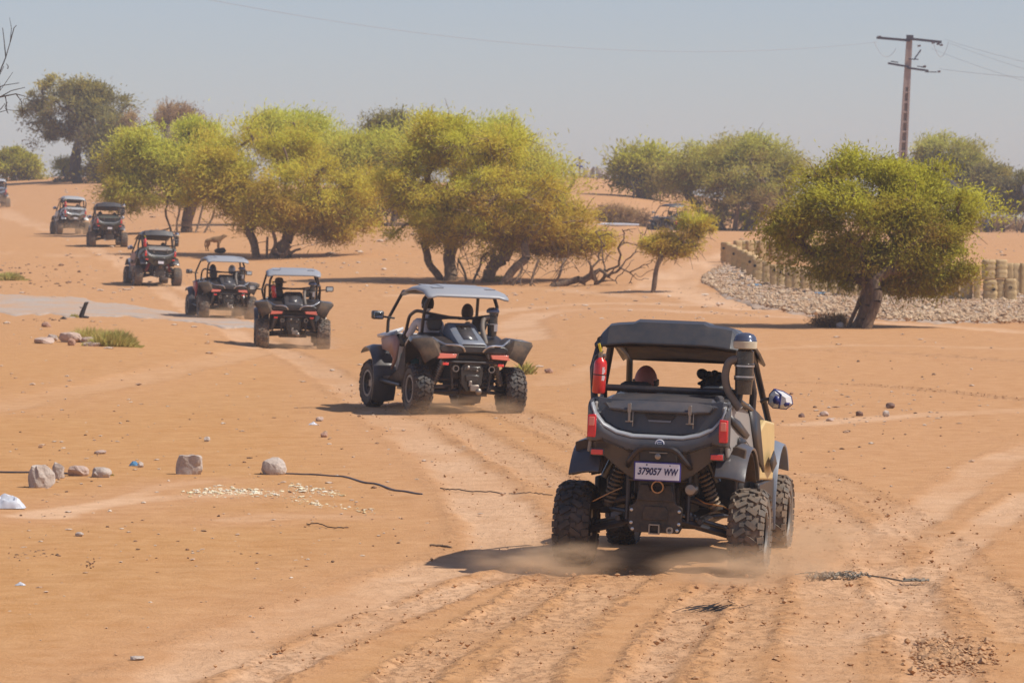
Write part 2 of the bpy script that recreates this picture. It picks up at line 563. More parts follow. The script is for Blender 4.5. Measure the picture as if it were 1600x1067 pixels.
idx = np.arange(nr * nc).reshape(nr, nc)
Fq = np.stack([idx[:-1, :-1], idx[:-1, 1:], idx[1:, 1:], idx[1:, :-1]], -1).reshape(-1, 4)
gme = np_mesh('ground', V, Fq, True)
for nm, arr in (('pale', pale), ('churn', churn), ('zone', zone)):
    a = gme.attributes.new(nm, 'FLOAT', 'POINT')
    a.data.foreach_set('value', arr.ravel().astype(np.float32))

def ground_material():
    m, n, l, b = new_mat('orange_sand')
    geo = n.new('ShaderNodeNewGeometry')
    P = geo.outputs['Position']
    def attr(x):
        a = n.new('ShaderNodeAttribute'); a.attribute_name = x
        return a.outputs['Fac']
    big = ramp(n, l, noise(n, l, P, .12, 5, .6), .35, .65)
    mid = ramp(n, l, noise(n, l, P, .9, 6, .6), .3, .72)
    fine = noise(n, l, P, 26, 5, .7)
    grit = noise(n, l, P, 90, 3, .7)
    c = mixc(n, l, big, (.500, .230, .056), (.500, .245, .078))
    c = mixc(n, l, mid, c, (.540, .278, .092))
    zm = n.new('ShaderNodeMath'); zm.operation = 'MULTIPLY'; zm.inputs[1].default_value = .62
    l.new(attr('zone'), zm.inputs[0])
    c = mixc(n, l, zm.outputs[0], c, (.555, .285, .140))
    mp = n.new('ShaderNodeMath'); mp.operation = 'MULTIPLY'
    l.new(attr('pale'), mp.inputs[0]); l.new(ramp(n, l, noise(n, l, P, 2.2, 5), .05, .45), mp.inputs[1])
    c = mixc(n, l, mp.outputs[0], c, (.740, .475, .290))
    mc = n.new('ShaderNodeMath'); mc.operation = 'MULTIPLY'
    mpn = n.new('ShaderNodeMapping'); mpn.inputs['Scale'].default_value = (9, 5, 9)
    l.new(P, mpn.inputs[0])
    chunk = noise(n, l, mpn.outputs[0], 1.6, 6, .72)
    l.new(attr('churn'), mc.inputs[0]); l.new(ramp(n, l, chunk, .50, .60), mc.inputs[1])
    c = mixc(n, l, mc.outputs[0], c, (.33, .145, .055))
    st = ramp(n, l, noise(n, l, P, 3.2, 9, .72), .30, .70)
    c = mixc(n, l, st, mixc(n, l, .36, c, (.33, .16, .075)), mixc(n, l, .30, c, (.70, .46, .29)))
    # speckle of pale grit and dark crumbs
    c = mixc(n, l, ramp(n, l, grit, .68, .78), c, (.62, .46, .33))
    c = mixc(n, l, ramp(n, l, fine, .64, .76), c, (.37, .18, .08))
    l.new(c, b.inputs['Base Color'])
    b.inputs['Roughness'].default_value = .95
    b.inputs['Specular IOR Level'].default_value = .15
    bp = n.new('ShaderNodeBump'); bp.inputs['Strength'].default_value = .55; bp.inputs['Distance'].default_value = .03
    ad = n.new('ShaderNodeMath'); ad.operation = 'ADD'
    l.new(fine, ad.inputs[0]); l.new(noise(n, l, P, 5, 6, .65), ad.inputs[1])
    cm = n.new('ShaderNodeMath'); cm.operation = 'MULTIPLY'; cm.inputs[1].default_value = 2.6
    l.new(mc.outputs[0], cm.inputs[0])
    sb = n.new('ShaderNodeMath'); sb.operation = 'SUBTRACT'
    l.new(ad.outputs[0], sb.inputs[0]); l.new(cm.outputs[0], sb.inputs[1])
    l.new(sb.outputs[0], bp.inputs['Height']); l.new(bp.outputs[0], b.inputs['Normal'])
    return m
gmat = ground_material()
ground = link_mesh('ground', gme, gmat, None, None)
ground['kind'] = 'structure'

# grey gravel track crossing on the left
def sheet(name, outline_px, mat, dz, nx=60, ny=10):
    """outline_px: list of (px, py_top, py_bottom) from left to right; a sheet laid on the ground"""
    rows = []
    for i in range(nx + 1):
        t = i / nx * (len(outline_px) - 1)
        k = min(int(t), len(outline_px) - 2); f = t - k
        a, b = outline_px[k], outline_px[k + 1]
        px = a[0] + (b[0] - a[0]) * f
        w0, w1 = [(float(fbm(np.array([px * .035 + q]), np.array([q * 3.3]), 4)[0]) - .5) * 12 for q in (1.7, 8.2)]
        p0 = ground_at(px, a[1] + (b[1] - a[1]) * f + w0); p1 = ground_at(px, a[2] + (b[2] - a[2]) * f + w1)
        r_ = []
        for j in range(ny + 1):
            p = p0.lerp(p1, j / ny)
            e = min(j, ny - j) == 0
            r_.append((p.x, p.y, gz(p.x, p.y) + (-.03 if e else dz)))
        rows.append(r_)
    mb = MB().grid(rows)
    o = mb.build(name, mat, None, sharp=None)
    o.data.polygons.foreach_set('use_smooth', np.ones(len(o.data.polygons), dtype=bool))
    o['kind'] = 'structure'
    return o
def gravel_mat(name, c1, c2, sc):
    m, n, l, b = new_mat(name)
    geo = n.new('ShaderNodeNewGeometry'); P = geo.outputs['Position']
    f = ramp(n, l, noise(n, l, P, sc, 4, .7), .35, .65)
    c = mixc(n, l, f, c1, c2)
    c = mixc(n, l, ramp(n, l, noise(n, l, P, .7, 6, .7), .42, .62), c, (.50, .30, .17))
    l.new(c, b.inputs['Base Color'])
    b.inputs['Roughness'].default_value = .95
    bp = n.new('ShaderNodeBump'); bp.inputs['Strength'].default_value = .5; bp.inputs['Distance'].default_value = .03
    l.new(noise(n, l, P, sc, 4, .7), bp.inputs['Height']); l.new(bp.outputs[0], b.inputs['Normal'])
    return m
sheet('gravel_path', [(-60, 459, 490), (60, 461, 491), (130, 466, 494), (200, 476, 497), (290, 488, 504), (350, 497, 511), (400, 505, 516)],
      gravel_mat('grey_gravel', (.36, .30, .25), (.47, .39, .33), 8), .025, nx=110, ny=16)
# ------------------------------------------------------------------ wheels
def tyre_mesh(r, w, lug=True, seed=0):
    rd = random.Random(seed)
    k = r / .345
    mb = MB()
    h = w / 2
    mb.lathe([(-h * .72, .185 * k), (-h * .98, .215 * k), (-h * 1.02, .265 * k), (-h * .93, .312 * k), (-h * .62, .326 * k), (0, .330 * k), (h * .62, .326 * k),
              (h * .93, .312 * k), (h * 1.02, .265 * k), (h * .98, .215 * k), (h * .72, .185 * k), (0, .180 * k)], axis='x', n=36, close=True)
    if lug:
        N = 18
        for i in range(N):
            for sgn in (-1, 1):
                a = 2 * math.pi * (i + (.5 if sgn > 0 else 0)) / N
                rad = Vector((0, math.cos(a), math.sin(a))); tan = Vector((0, -math.sin(a), math.cos(a))); ax = Vector((1, 0, 0))
                # slanted centre block
                t = sgn * R(34)
                u = ax * math.cos(t) + tan * math.sin(t); v = tan * math.cos(t) - ax * math.sin(t)
                mb.obox(rad * (.335 * k) + ax * sgn * h * .33, u, v, rad, (h * .72, .040 * k, .026 * k))
                # small knob between
                a2 = a + math.pi / N * .95
                rad2 = Vector((0, math.cos(a2), math.sin(a2))); tan2 = Vector((0, -math.sin(a2), math.cos(a2)))
                mb.obox(rad2 * (.334 * k) + ax * sgn * h * .20, ax, tan2, rad2, (h * .30, .034 * k, .022 * k))
                # shoulder block wrapping on to the side wall
                rs = (rad * .80 + ax * sgn * .60).normalized(); us = (ax * sgn * .80 - rad * .60).normalized()
                mb.obox(rad * (.312 * k) + ax * sgn * h * .86, us, tan, rs, (h * .46, .050 * k, .026 * k))
                mb.obox(rad2 * (.305 * k) + ax * sgn * h * .92, (ax * sgn * .6 - rad2 * .8).normalized(), tan2, (rad2 * .6 + ax * sgn * .8).normalized(), (h * .36, .036 * k, .02 * k))
    return mb.mesh('tyre')
def rim_mesh(r, w, side):
    k = r / .345; h = w / 2
    mb = MB()
    s = side
    mb.lathe([(-s * h * .7, .186 * k), (-s * h * .7, .165 * k), (0, .150 * k), (s * h * .45, .165 * k), (s * h * .72, .192 * k), (s * h * .78, .186 * k), (s * h * .5, .158 * k), (s * h * .3, .15 * k)], axis='x', n=32)
    for i in range(8):
        a = 2 * math.pi * i / 8
        rad = Vector((0, math.cos(a), math.sin(a))); tan = Vector((0, -math.sin(a), math.cos(a)))
        mb.obox(rad * .10 * k + Vector((s * h * .42, 0, 0)), rad, tan, Vector((1, 0, 0)), (.125 * k, .030 * k, .02))
    mb.lathe([(s * h * .2, .055 * k), (s * h * .5, .05 * k), (s * h * .52, .0)], axis='x', n=16)
    return mb.mesh('rim')
def ring_mesh(r, w, side):
    k = r / .345; h = w / 2; s = side
    mb = MB()
    mb.lathe([(s * h * .80, .196 * k), (s * h * .92, .194 * k), (s * h * .93, .166 * k), (s * h * .80, .163 * k)], axis='x', n=32, close=True)
    for i in range(14):
        a = 2 * math.pi * i / 14
        mb.obox(Vector((s * h * .93, math.cos(a) * .180 * k, math.sin(a) * .180 * k)), Vector((1, 0, 0)), Vector((0, 1, 0)), Vector((0, 0, 1)), (.008, .010, .010))
    return mb.mesh('rim_ring')
_WC = {}
def wheel(parent, x, y, z, r, w, side, tyre='tyre', ring='ring', spin=0.0, steer=0.0):
    key = (r, w, side)
    if key not in _WC:
        hub = MB().lathe([(-.05, .06), (-.03, .095), (.0, .095), (.02, .05), (.06, .05)], axis=(side, 0, 0), n=18).mesh('wheel')
        _WC[key] = (hub, tyre_mesh(r, w), rim_mesh(r, w, side), ring_mesh(r, w, side))
    hb, ty, ri, rg = [m.copy() for m in _WC[key]]
    o = link_mesh('wheel', hb, M['metal'], parent)
    o.location = (x, y, z); o.rotation_euler = (spin, 0, steer)
    link_mesh('tyre', ty, M[tyre], o, 30)
    link_mesh('rim', ri, M['rim'], o)
    link_mesh('rim_ring', rg, M[ring], o)
    return o

def coil(mb, a, b, r, turns, wr, n=6):
    a, b = Vector(a), Vector(b)
    d = (b - a).normalized(); u = d.orthogonal().normalized(); w = d.cross(u)
    N = turns * 12
    pts = [a + (b - a) * (i / N) + (u * math.cos(2 * math.pi * i / 12) + w * math.sin(2 * math.pi * i / 12)) * r for i in range(N + 1)]
    return mb.tube(pts, wr, n)
def shock(parent, a, b, r, spring='spring', body='metal'):
    a, b = Vector(a), Vector(b)
    o = MB().tube([a, b], [r * .55] * 2, 10).tube([a, a.lerp(b, .12)], r * .95, 12).tube([b.lerp(a, .1), b], r * .9, 12).build('shock_absorber', M[body], parent)
    coil(MB(), a.lerp(b, .12), b.lerp(a, .1), r * .86, 8, r * .2).build('spring', M[spring], o)
    return o

def text_mesh(txt, size, name, shear=0.0, bold=0.0, depth=.0015):
    cu = bpy.data.curves.new(name, 'FONT')
    cu.body = txt; cu.size = size; cu.shear = shear; cu.offset = bold; cu.extrude = depth
    cu.align_x = 'CENTER'; cu.align_y = 'CENTER'
    ob = bpy.data.objects.new(name, cu)
    COL.objects.link(ob)
    dg = bpy.context.evaluated_depsgraph_get()
    me = bpy.data.meshes.new_from_object(ob.evaluated_get(dg))
    bpy.data.objects.remove(ob)
    bpy.data.curves.remove(cu)
    return me

def lerp1(x, xs, ys): return float(np.interp(x, xs, ys))

# ------------------------------------------------------------------ side by side with a full cargo tailgate and a dark visor roof
def buggy_cargo(name, label, loc, rot, body='dark', door='tan', quarter='greypanel', front='bluegrey', roof='roofblack', spring='spring',
                detail=True, tyres=('tyre', 'tyre_dusty'), mirrors=(True, True), intake=True, plate=None, steer=0.0, lidmat=None, flat_roof=False):
    t = thing(name, label, 'buggy', loc, rot, 'off road buggies driving in a line')
    B, D = M[body], M['black']
    lid_m = M[lidmat] if lidmat else B
    # wheels
    for sx in (-1, 1):
        wheel(t, sx * .70, 0, .262, .345, .27, sx, tyres[0] if sx < 0 else tyres[1], 'ring', random.uniform(0, 1))
        wheel(t, sx * .655, 2.29, .262, .345, .22, sx, tyres[0] if sx < 0 else tyres[1], 'ring', random.uniform(0, 1), steer)
    # frame, engine, floor
    mb = MB().box((0, 1.15, .32), (.62, 2.5, .10)).tube([(-.33, -.25, .34), (-.33, .5, .34), (-.62, .8, .36), (-.62, 1.75, .36), (-.33, 2.1, .4)], .022, 8).tube(
        [(.33, -.25, .34), (.33, .5, .34), (.62, .8, .36), (.62, 1.75, .36), (.33, 2.1, .4)], .022, 8)
    mb.tube([(-.24, -.33, .34), (-.24, -.30, .95)], .02, 8).tube([(.24, -.33, .34), (.24, -.30, .95)], .02, 8)
    mb.tube([(-.24, -.33, .66), (.24, -.33, .66)], .018, 8)
    mb.build('frame', M['tube'], t)
    eng = MB().box((0, .18, .58), (.46, .55, .40)).box((0, -.05, .48), (.30, .30, .30)).box((0, .46, .72), (1.06, .08, .62)).box((.18, .0, .66), (.16, .3, .14))
    eng.lathe([(-.16, .075), (.16, .075)], (0, -.12, .36), 'x', 18).lathe([(0, .06), (.06, .075), (.1, .06)], (-.1, -.24, .5), (0, -1, 0), 14)
    eng.build('engine', M['engine'], t, bevel=.015)
    # rear skid plate with receiver
    hp = MB().prism([(-.19, .25), (.19, .25), (.21, .29), (.21, .45), (.155, .49), (.135, .66), (-.135, .66), (-.155, .49), (-.21, .45), (-.21, .29)], 'xz', -.45, -.40)
    hp.prism([(-.10, .42), (-.085, .46), (.085, .46), (.10, .42), (.10, .35), (-.10, .35)], 'xz', -.462, -.45)
    hp.prism([(-.15, .50), (-.125, .63), (-.06, .63), (-.045, .585), (.045, .585), (.06, .63), (.125, .63), (.15, .50)], 'xz', -.470, -.45)
    hpo = hp.build('skid_plate', M['engine'], t, bevel=.008)
    if detail:
        for bx, bz in ((-.19, .425), (.19, .425), (-.19, .325), (.19, .325), (-.178, .275), (.178, .275)):
            MB().lathe([(0, .013), (.006, .013), (.009, .007)], (bx, -.45, bz), (0, -1, 0), 10).build('bolt', M['steel'], hpo)
        rc = MB()
        for a, b in (((-.038, .245), (.038, .245)), ((-.038, .315), (.038, .315))): rc.box(((a[0] + b[0]) / 2, -.47, a[1]), (.084, .06, .009))
        for a in (-.038, .038): rc.box((a, -.47, .28), (.009, .06, .07))
        rc.build('receiver', M['metal'], hpo)
        MB().lathe([(0, .028), (.02, .028), (.02, .014), (0.0, .012)], (.12, -.45, .275), (0, -1, 0), 14).build('tow_eye', M['metal'], hpo)
    # suspension
    for sx in (-1, 1):
        a = MB().tube([(sx * .17, -.20, .335), (sx * .60, -.07, .222)], .030, 8).tube([(sx * .17, .22, .335), (sx * .60, .05, .222)], .030, 8).obox((sx * .42, -.12, .268), (sx, .3, -.25), (0, 1, 0), (0.12 * sx, 0, 1), (.26, .05, .055))
        a.tube([(sx * .20, -.18, .52), (sx * .60, -.03, .40)], .026, 8).tube([(sx * .20, .18, .52), (sx * .60, .03, .40)], .026, 8)
        a.box((sx * .60, 0, .30), (.05, .10, .26))
        a.build('suspension_arm', M['tube'], t)
        ds = MB().tube([(sx * .12, -.10, .385), (sx * .58, -.02, .275)], .017, 8)
        dso = ds.build('drive_shaft', M['metal'], t)
        for c0, c1, k in ((.22, .32, 1), (.58, .50, 1)):
            p0 = Vector((sx * c0, -.10 + .08 * (c0 - .12) / .46, .385 - .11 * (c0 - .12) / .46)); p1 = Vector((sx * c1, -.10 + .08 * (c1 - .12) / .46, .385 - .11 * (c1 - .12) / .46))
            MB().tube([p0.lerp(p1, q / 6) for q in range(7)], [.046, .036, .042, .030, .034, .022, .02], 12).build('shaft_boot', M['metal'] if sx > 0 else M['engine'], dso)
        shock(t, (sx * .31, -.16, .78), (sx * .435, -.10, .43), .054, spring, 'engine')
        MB().tube([(sx * .37, -.24, .84), (sx * .455, -.22, .66)], .030, 12).tube([(sx * .352, -.244, .875), (sx * .375, -.24, .83)], .022, 10).build('reservoir', M['canister'], t)
    if detail:
        MB().tube([(-.585, -.12, .43), (-.54, -.20, .46), (-.40, -.22, .535), (-.31, -.20, .58)], .006, 6).build('brake_line', M['copper'], t)
        MB().tube([(.585, -.12, .42), (.50, -.20, .47), (.36, -.22, .49), (.28, -.2, .53)], .006, 6).build('brake_line', M['copper'], t)
        MB().lathe([(0, .05), (.12, .05), (.135, .04), (.14, .0)], (.265, -.28, .60), (0, -1, 0), 16).build('silencer_end', M['metal'], t)
    # exhaust tip
    MB().lathe([(.0, .040), (-.10, .046), (-.17, .050), (-.17, .040), (-.05, .034), (-.05, .0)][::1], (.02, -.36, .615), 'y', 20).build('exhaust', M['copper'], t)
    # tailgate: one panel with a stepped lip
    rows = []
    NX, NZ = 64, 64
    lipx, lipz = (0, .20, .33, .43, .50, .535, .56), (1.005, 1.008, 1.035, 1.085, 1.17, 1.25, 1.275)
    for j in range(NZ + 1):
        row = []
        for i in range(NX + 1):
            x = -.565 + 1.13 * i / NX
            ax = abs(x)
            zb = lerp1(ax, (0, .20, .26, .45, .48, .565), (.665, .665, .70, .85, .84, .84))
            ztp = lerp1(ax, (0, .42, .50, .565), (1.295, 1.29, 1.30, 1.275))
            z = zb + (ztp - zb) * j / NZ
            d = z - lerp1(ax, lipx, lipz)
            if d > .016: y = -.385 + .03 * min(1, d / .3)
            elif d > -.014: y = -.385 + (-.490 + .385) * (.016 - d) / .030
            else:
                y = -.490 - .022 * min(1, (-.014 - d) / .04)
                cz = lerp1(ax, (0, .12, .25, .42, .50), (.885, .885, .905, .975, .96))
                if z < cz - .012: y = -.455 + .10 * min(1, max(0, (cz - z) / .24))
                elif z < cz: y = -.515 + .06 * (cz - z) / .012
            if ax > .50: y += (ax - .50) * 1.1
            row.append((x, y, z))
        rows.append(row)
    tg = MB().grid(rows).build('tailgate', B, t, solid=.012, sharp=28)
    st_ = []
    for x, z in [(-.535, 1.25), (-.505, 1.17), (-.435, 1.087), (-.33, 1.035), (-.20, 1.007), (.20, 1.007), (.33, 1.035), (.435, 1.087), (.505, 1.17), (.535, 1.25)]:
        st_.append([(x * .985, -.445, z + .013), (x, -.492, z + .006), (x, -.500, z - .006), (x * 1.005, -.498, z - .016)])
    MB().grid(st_).build('trim_strip', M['trim'], tg, solid=.008, sharp=60)  # added pale strip, paints the light caught along the tailgate lip
    # box under the lid, side walls of the bed
    MB().prism([(-.35, .86), (-.38, 1.27), (.30, 1.30), (.42, 1.22), (.42, .86)], 'yz', -.50, .50).build('cargo_box', B, t, bevel=.02)
    # lid with handle and latches
    lid = MB()
    prof = [(-.412, 1.185), (-.462, 1.195), (-.466, 1.212), (-.40, 1.268), (-.29, 1.315), (-.16, 1.328), (.20, 1.345), (.24, 1.30), (.24, 1.25), (-.36, 1.19)]
    secs = []
    for x, zk in ((-.425, .055), (-.395, .012), (-.30, .006), (-.285, 0), (.285, 0), (.30, .006), (.395, .012), (.425, .055)):
        secs.append([(x, y + zk * .4, z + (zk * .9 if z < 1.24 else -zk * .55)) for y, z in prof + prof[:1]])
    lid.grid(secs)
    for sct in (secs[0], secs[-1]): lid.add(sct[:-1], [tuple(range(len(sct) - 1))])
    lo = lid.build('cargo_lid', lid_m, t, bevel=.006)
    MB().prism([(-.125, 1.175), (.125, 1.175), (.085, 1.125), (-.085, 1.125)], 'xz', -.400, -.37).build('handle_recess', D, tg)
    MB().prism([(-.095, 1.135), (.095, 1.135), (.085, 1.120), (-.085, 1.120)], 'xz', -.410, -.37).build('handle_edge', M['bluegrey'], tg)
    for lx in (-.235, .245):
        la = MB().box((lx, -.462, 1.225), (.030, .02, .075)).box((lx, -.455, 1.165), (.018, .03, .09)).box((lx, -.452, 1.118), (.062, .02, .012)).box((lx + .028, -.450, 1.14), (.008, .02, .12))
        la.build('latch', M['metal'], t, bevel=.003)
    # dark slots in the tailgate
    for sx in (-1, 1):
        MB().add([(sx * .44, -.520, .985), (sx * .25, -.520, .915), (sx * .27, -.520, .905), (sx * .42, -.520, .955),
                  (sx * .44, -.49, .985), (sx * .25, -.49, .915), (sx * .27, -.49, .905), (sx * .42, -.49, .955)],
                 [(0, 1, 2, 3), (7, 6, 5, 4), (0, 1, 5, 4), (1, 2, 6, 5), (2, 3, 7, 6), (3, 0, 4, 7)]).build('vent_slot', D, tg)
        MB().lathe([(0, .012), (.006, .012)], (sx * .525, -.445, 1.235), (0, -1, 0), 10).build('bolt', D, tg)
    # lights
    for sx in (-1, 1):
        x = sx * .520
        tl = MB().prism([(x - sx * -.036, .985), (x - sx * .030, .985), (x - sx * .034, 1.06), (x - sx * .030, 1.165), (x + sx * .034, 1.16 - .0)], 'xz', -.525, -.44).build('tail_light', M['taillens'], t, bevel=.006)
        MB().prism([(x + sx * .026, 1.075), (x - sx * .020, 1.075), (x - sx * .020, 1.145), (x + sx * .024, 1.145)], 'xz', -.531, -.50).build('lens', M['palelens'], tl, bevel=.004)
        MB().box((sx * .475, -.498, .868), (.094, .02, .040)).build('reflector', M['reflector'], t, bevel=.004)
        MB().box((sx * .475, -.486, .868), (.110, .02, .056)).build('reflector_housing', M['dark'], t, bevel=.006)
    # bumper hoop and number plate
    MB().tube([(-.235, -.42, .77), (-.225, -.53, .80), (-.125, -.575, .925), (.150, -.575, .925), (.250, -.53, .80), (.262, -.42, .77)], .021, 10, round_=.06).build('bumper_bar', M['tube'], t)
    MB().box((.015, -.515, .86), (.30, .02, .11)).build('plate_bracket', D, t, bevel=.01)
    if plate:
        pl = MB().box((.018, -.553, .738), (.372, .008, .150)).build('number_plate', M['plateedge'], t, bevel=.004)
        MB().box((.018, -.558, .738), (.350, .004, .128)).build('plate_face', M['plate'], pl, bevel=.002)
        for txt, tx, sz in ((plate[0], -.048, .076), (plate[1], .122, .074)):
            o = link_mesh('lettering', text_mesh(txt, sz, 'lettering', .22, .0022), M['ink'], pl, None)
            o.location = (tx, -.5612, .735); o.rotation_euler = (R(90), 0, 0)
            o.scale = (.80 if len(txt) > 3 else .70, 1, 1)
        MB().prism([(-.074, .783), (-.060, .783), (-.062, .795), (-.070, .795)], 'xz', -.562, -.559).prism([(.112, .783), (.124, .783), (.120, .792), (.115, .792)], 'xz', -.562, -.559).build('lettering', M['ink'], pl)
        lamp = MB().lathe([(0, .02), (.03, .024), (.035, .012)], (.02, -.545, .858), (0, -1, 0), 14).box((.02, -.55, .886), (.14, .03, .006)).build('plate_lamp', M['metal'], t)
        em = MB().lathe([(0, .039), (.008, .039), (.010, .033), (.008, .030), (.004, .030), (.004, 0)], (.022, -.508, .952), (0, -1, 0), 26).build('emblem', M['plate'], t)
        MB().lathe([(0, .031), (.006, .031)], (.022, -.508, .952), (0, -1, 0), 26).build('emblem_disc', M['emblem'], em)
        g = MB().box((.022, -.516, .967), (.034, .003, .007)).box((.024, -.516, .952), (.030, .003, .007)).box((.006, -.516, .955), (.008, .003, .026), (0, R(-14), 0)).box((.032, -.516, .942), (.008, .003, .018), (0, R(14), 0))
        g.build('emblem_mark', M['plate'], em)
    else:
        MB().box((.018, -.556, .77), (.20, .008, .09)).build('number_plate', M['plate'], t)
    # rear fenders: arch strip and dark liner
    for sx in (-1, 1):
        def arch(r, a0, a1, x0, x1, yc, zc, n=16):
            out = []
            for i in range(n + 1):
                a = R(a0 + (a1 - a0) * i / n)
                out.append([(sx * (x0 + (x1 - x0) * k / 3), yc - math.cos(a) * r * 1.02, zc + math.sin(a) * (r + (.02 if k < 2 else 0) - (.035 if k == 3 else 0))) for k in range(4)])
            return out
        MB().grid(arch(.585, 34, 150, .46, .70, .02, .37)).build('fender', M['dark'] if body != 'silver' else M['silver'], t, solid=.022, bevel=.004)
        MB().grid(arch(.555, 36, 150, .44, .675, .02, .37)).build('fender_liner', M['liner'], t, solid=.012)
        # rear edge of the liner hanging behind the wheel
        MB().prism([(sx * .66, .69), (sx * .685, .93), (sx * .60, .955), (sx * .48, .90), (sx * .475, .70)], 'xz', -.30, -.27).build('mud_guard', M['liner'], t, bevel=.01)
        # front fender, visible beside the door
        MB().grid([[(sx * (.46 + .24 * k / 3), 2.29 - math.cos(R(a)) * .50, .36 + math.sin(R(a)) * (.50 + (.03 if k < 3 else 0))) for k in range(4)] for a in range(-22, 150, 10)]).build('front_fender', M[front], t, solid=.02, bevel=.004)
        # rear quarter panel, graphic, door, front panel
        q = [(-.44, .86), (-.44, 1.26), (.10, 1.30), (.62, 1.14), (.74, .98), (.74, .62), (.50, .82), (.20, .95), (-.20, .95)]
        qp = MB().add([(sx * (.565 + .10 * max(0, (y + .44) / 1.2) - .05 * max(0, z - 1.05) / .25), y, z) for y, z in q] + [(sx * (.535 + .10 * max(0, (y + .44) / 1.2) - .05 * max(0, z - 1.05) / .25), y, z) for y, z in q],
                      [tuple(range(9)), tuple(range(17, 8, -1))] + [(i, (i + 1) % 9, (i + 1) % 9 + 9, i + 9) for i in range(9)]).build('quarter_panel', M[quarter], t, bevel=.012)
        gq = [(-.34, 1.20), (-.02, 1.14), (.30, 1.02), (.20, .99), (-.10, 1.06), (-.30, 1.12)]
        MB().add([(sx * (.571 + .10 * (y + .44) / 1.2 - .05 * max(0, z - 1.05) / .25), y, z) for y, z in gq], [tuple(range(6))]).build('graphic', D, qp, solid=.006)
        gq = [(-.10, 1.02), (.16, .98), (.40, .90), (.20, .965), (-.16, .965)]
        MB().add([(sx * (.572 + .10 * (y + .44) / 1.2), y, z) for y, z in gq], [tuple(range(5))]).build('graphic', D, qp, solid=.006)
        # black net strip rising to the cage post
        MB().add([(sx * .60, .36, 1.27), (sx * .655, .66, 1.18), (sx * .70, .80, .70), (sx * .655, .56, .86)], [(0, 1, 2, 3)]).build('side_net', M['black'], t, solid=.02)
        dr = [(.72, .64), (.70, 1.02), (.95, 1.12), (1.55, 1.08), (1.86, .92), (1.82, .68), (1.55, .60)]
        MB().box((sx * .655, 1.26, .50), (.05, 1.06, .22)).build('sill_panel', D, t, bevel=.015)
        door_ = MB().add([(sx * (.665 + .055 * math.sin(min(1, (y - .7) / 1.1) * math.pi) - .03 * max(0, z - .85)), y, z) for y, z in dr] + [(sx * .62, y, z) for y, z in dr],
                         [tuple(range(7)), tuple(range(13, 6, -1))] + [(i, (i + 1) % 7, (i + 1) % 7 + 7, i + 7) for i in range(7)]).build('door', M[door], t, bevel=.02)
        MB().add([(sx * .725, 1.0, .78), (sx * .728, 1.25, .86), (sx * .725, 1.52, .74), (sx * .722, 1.25, .68)], [(0, 1, 2, 3)]).build('graphic', M['black'], door_, solid=.008)
        MB().box((sx * .60, 1.25, .34), (.14, 1.1, .06)).build('side_step', D, t, bevel=.015)
        # mirror on its arm
        if mirrors[0 if sx < 0 else 1]:
            cx, cz, y0 = sx * .715, 1.27, 1.60
            ol = [(-.045, .085), (-.082, .040), (-.088, -.035), (-.050, -.068), (.060, -.074), (.112, -.030), (.098, .030), (.030, .068)]
            mm = MB()
            lay = [[(cx + sx * (a * k + .012 * (1 - k)), yy, cz + (b - .01) * k + .01) for a, b in ol] for k, yy in ((.7, y0 + .07), (1.0, y0 + .02), (.97, y0 - .015), (.58, y0 - .075))]
            mm.grid([l_ + l_[:1] for l_ in lay]).add(lay[0], [tuple(range(8))]).add(lay[-1], [tuple(range(7, -1, -1))])
            ms = mm.build('mirror', M['white'], t, sharp=20)
            MB().tube([(sx * .56, 1.60, 1.24), (sx * .60, 1.60, 1.27), (cx - sx * .07, 1.61, 1.27)], .016, 8).build('mirror_arm', M['tube'], ms)
            MB().add([(cx + sx * a, y0 - .076, cz + b) for a, b in ((-.044, .0), (-.026, .034), (.006, .030), (.018, -.008), (-.002, -.038), (-.036, -.030))], [tuple(range(6))]).build('mirror_glass', M['bluetrim'], ms, solid=.012)
            tr = MB()
            tr.tube([(cx + sx * a, y0 + .02, cz + b) for a, b in ol + ol[:1]], .008, 6).tube([lay[2][0], lay[3][7], Vector(lay[3][3]).lerp(Vector(lay[3][4]), .6), Vector(lay[2][3]).lerp(Vector(lay[2][4]), .5)], .009, 6)
            tr.build('mirror_trim', M['bluetrim'], ms)
            MB().add([(cx + sx * a, yy, cz + b) for a, b, yy in ((.062, -.012, y0 - .072), (.092, -.018, y0 - .035), (.088, -.045, y0 - .035), (.055, -.052, y0 - .052), (.046, -.034, y0 - .072))], [tuple(range(5))]).build('mirror_patch', M['bluetrim'], ms, solid=.012)
    # nose
    MB().prism([(1.85, .60), (1.80, 1.02), (2.05, 1.06), (2.55, .96), (2.82, .78), (2.85, .52), (2.6, .40), (1.9, .42)], 'yz', -.46, .46).build('hood', M[front], t, bevel=.05, seg=3)
    MB().box((0, 1.80, .95), (1.05, .12, .20)).build('dashboard', D, t, bevel=.03)
    MB().lathe([(-.012, .155), (0, .172), (.012, .155), (0, .142)], (-.33, 1.58, 1.02), (0, -.85, .5), 24, close=True).tube([(-.33, 1.58, 1.02), (-.33, 1.76, .93)], .022, 8).box((-.33, 1.58, 1.02), (.30, .015, .03)).build('steering_wheel', D, t)
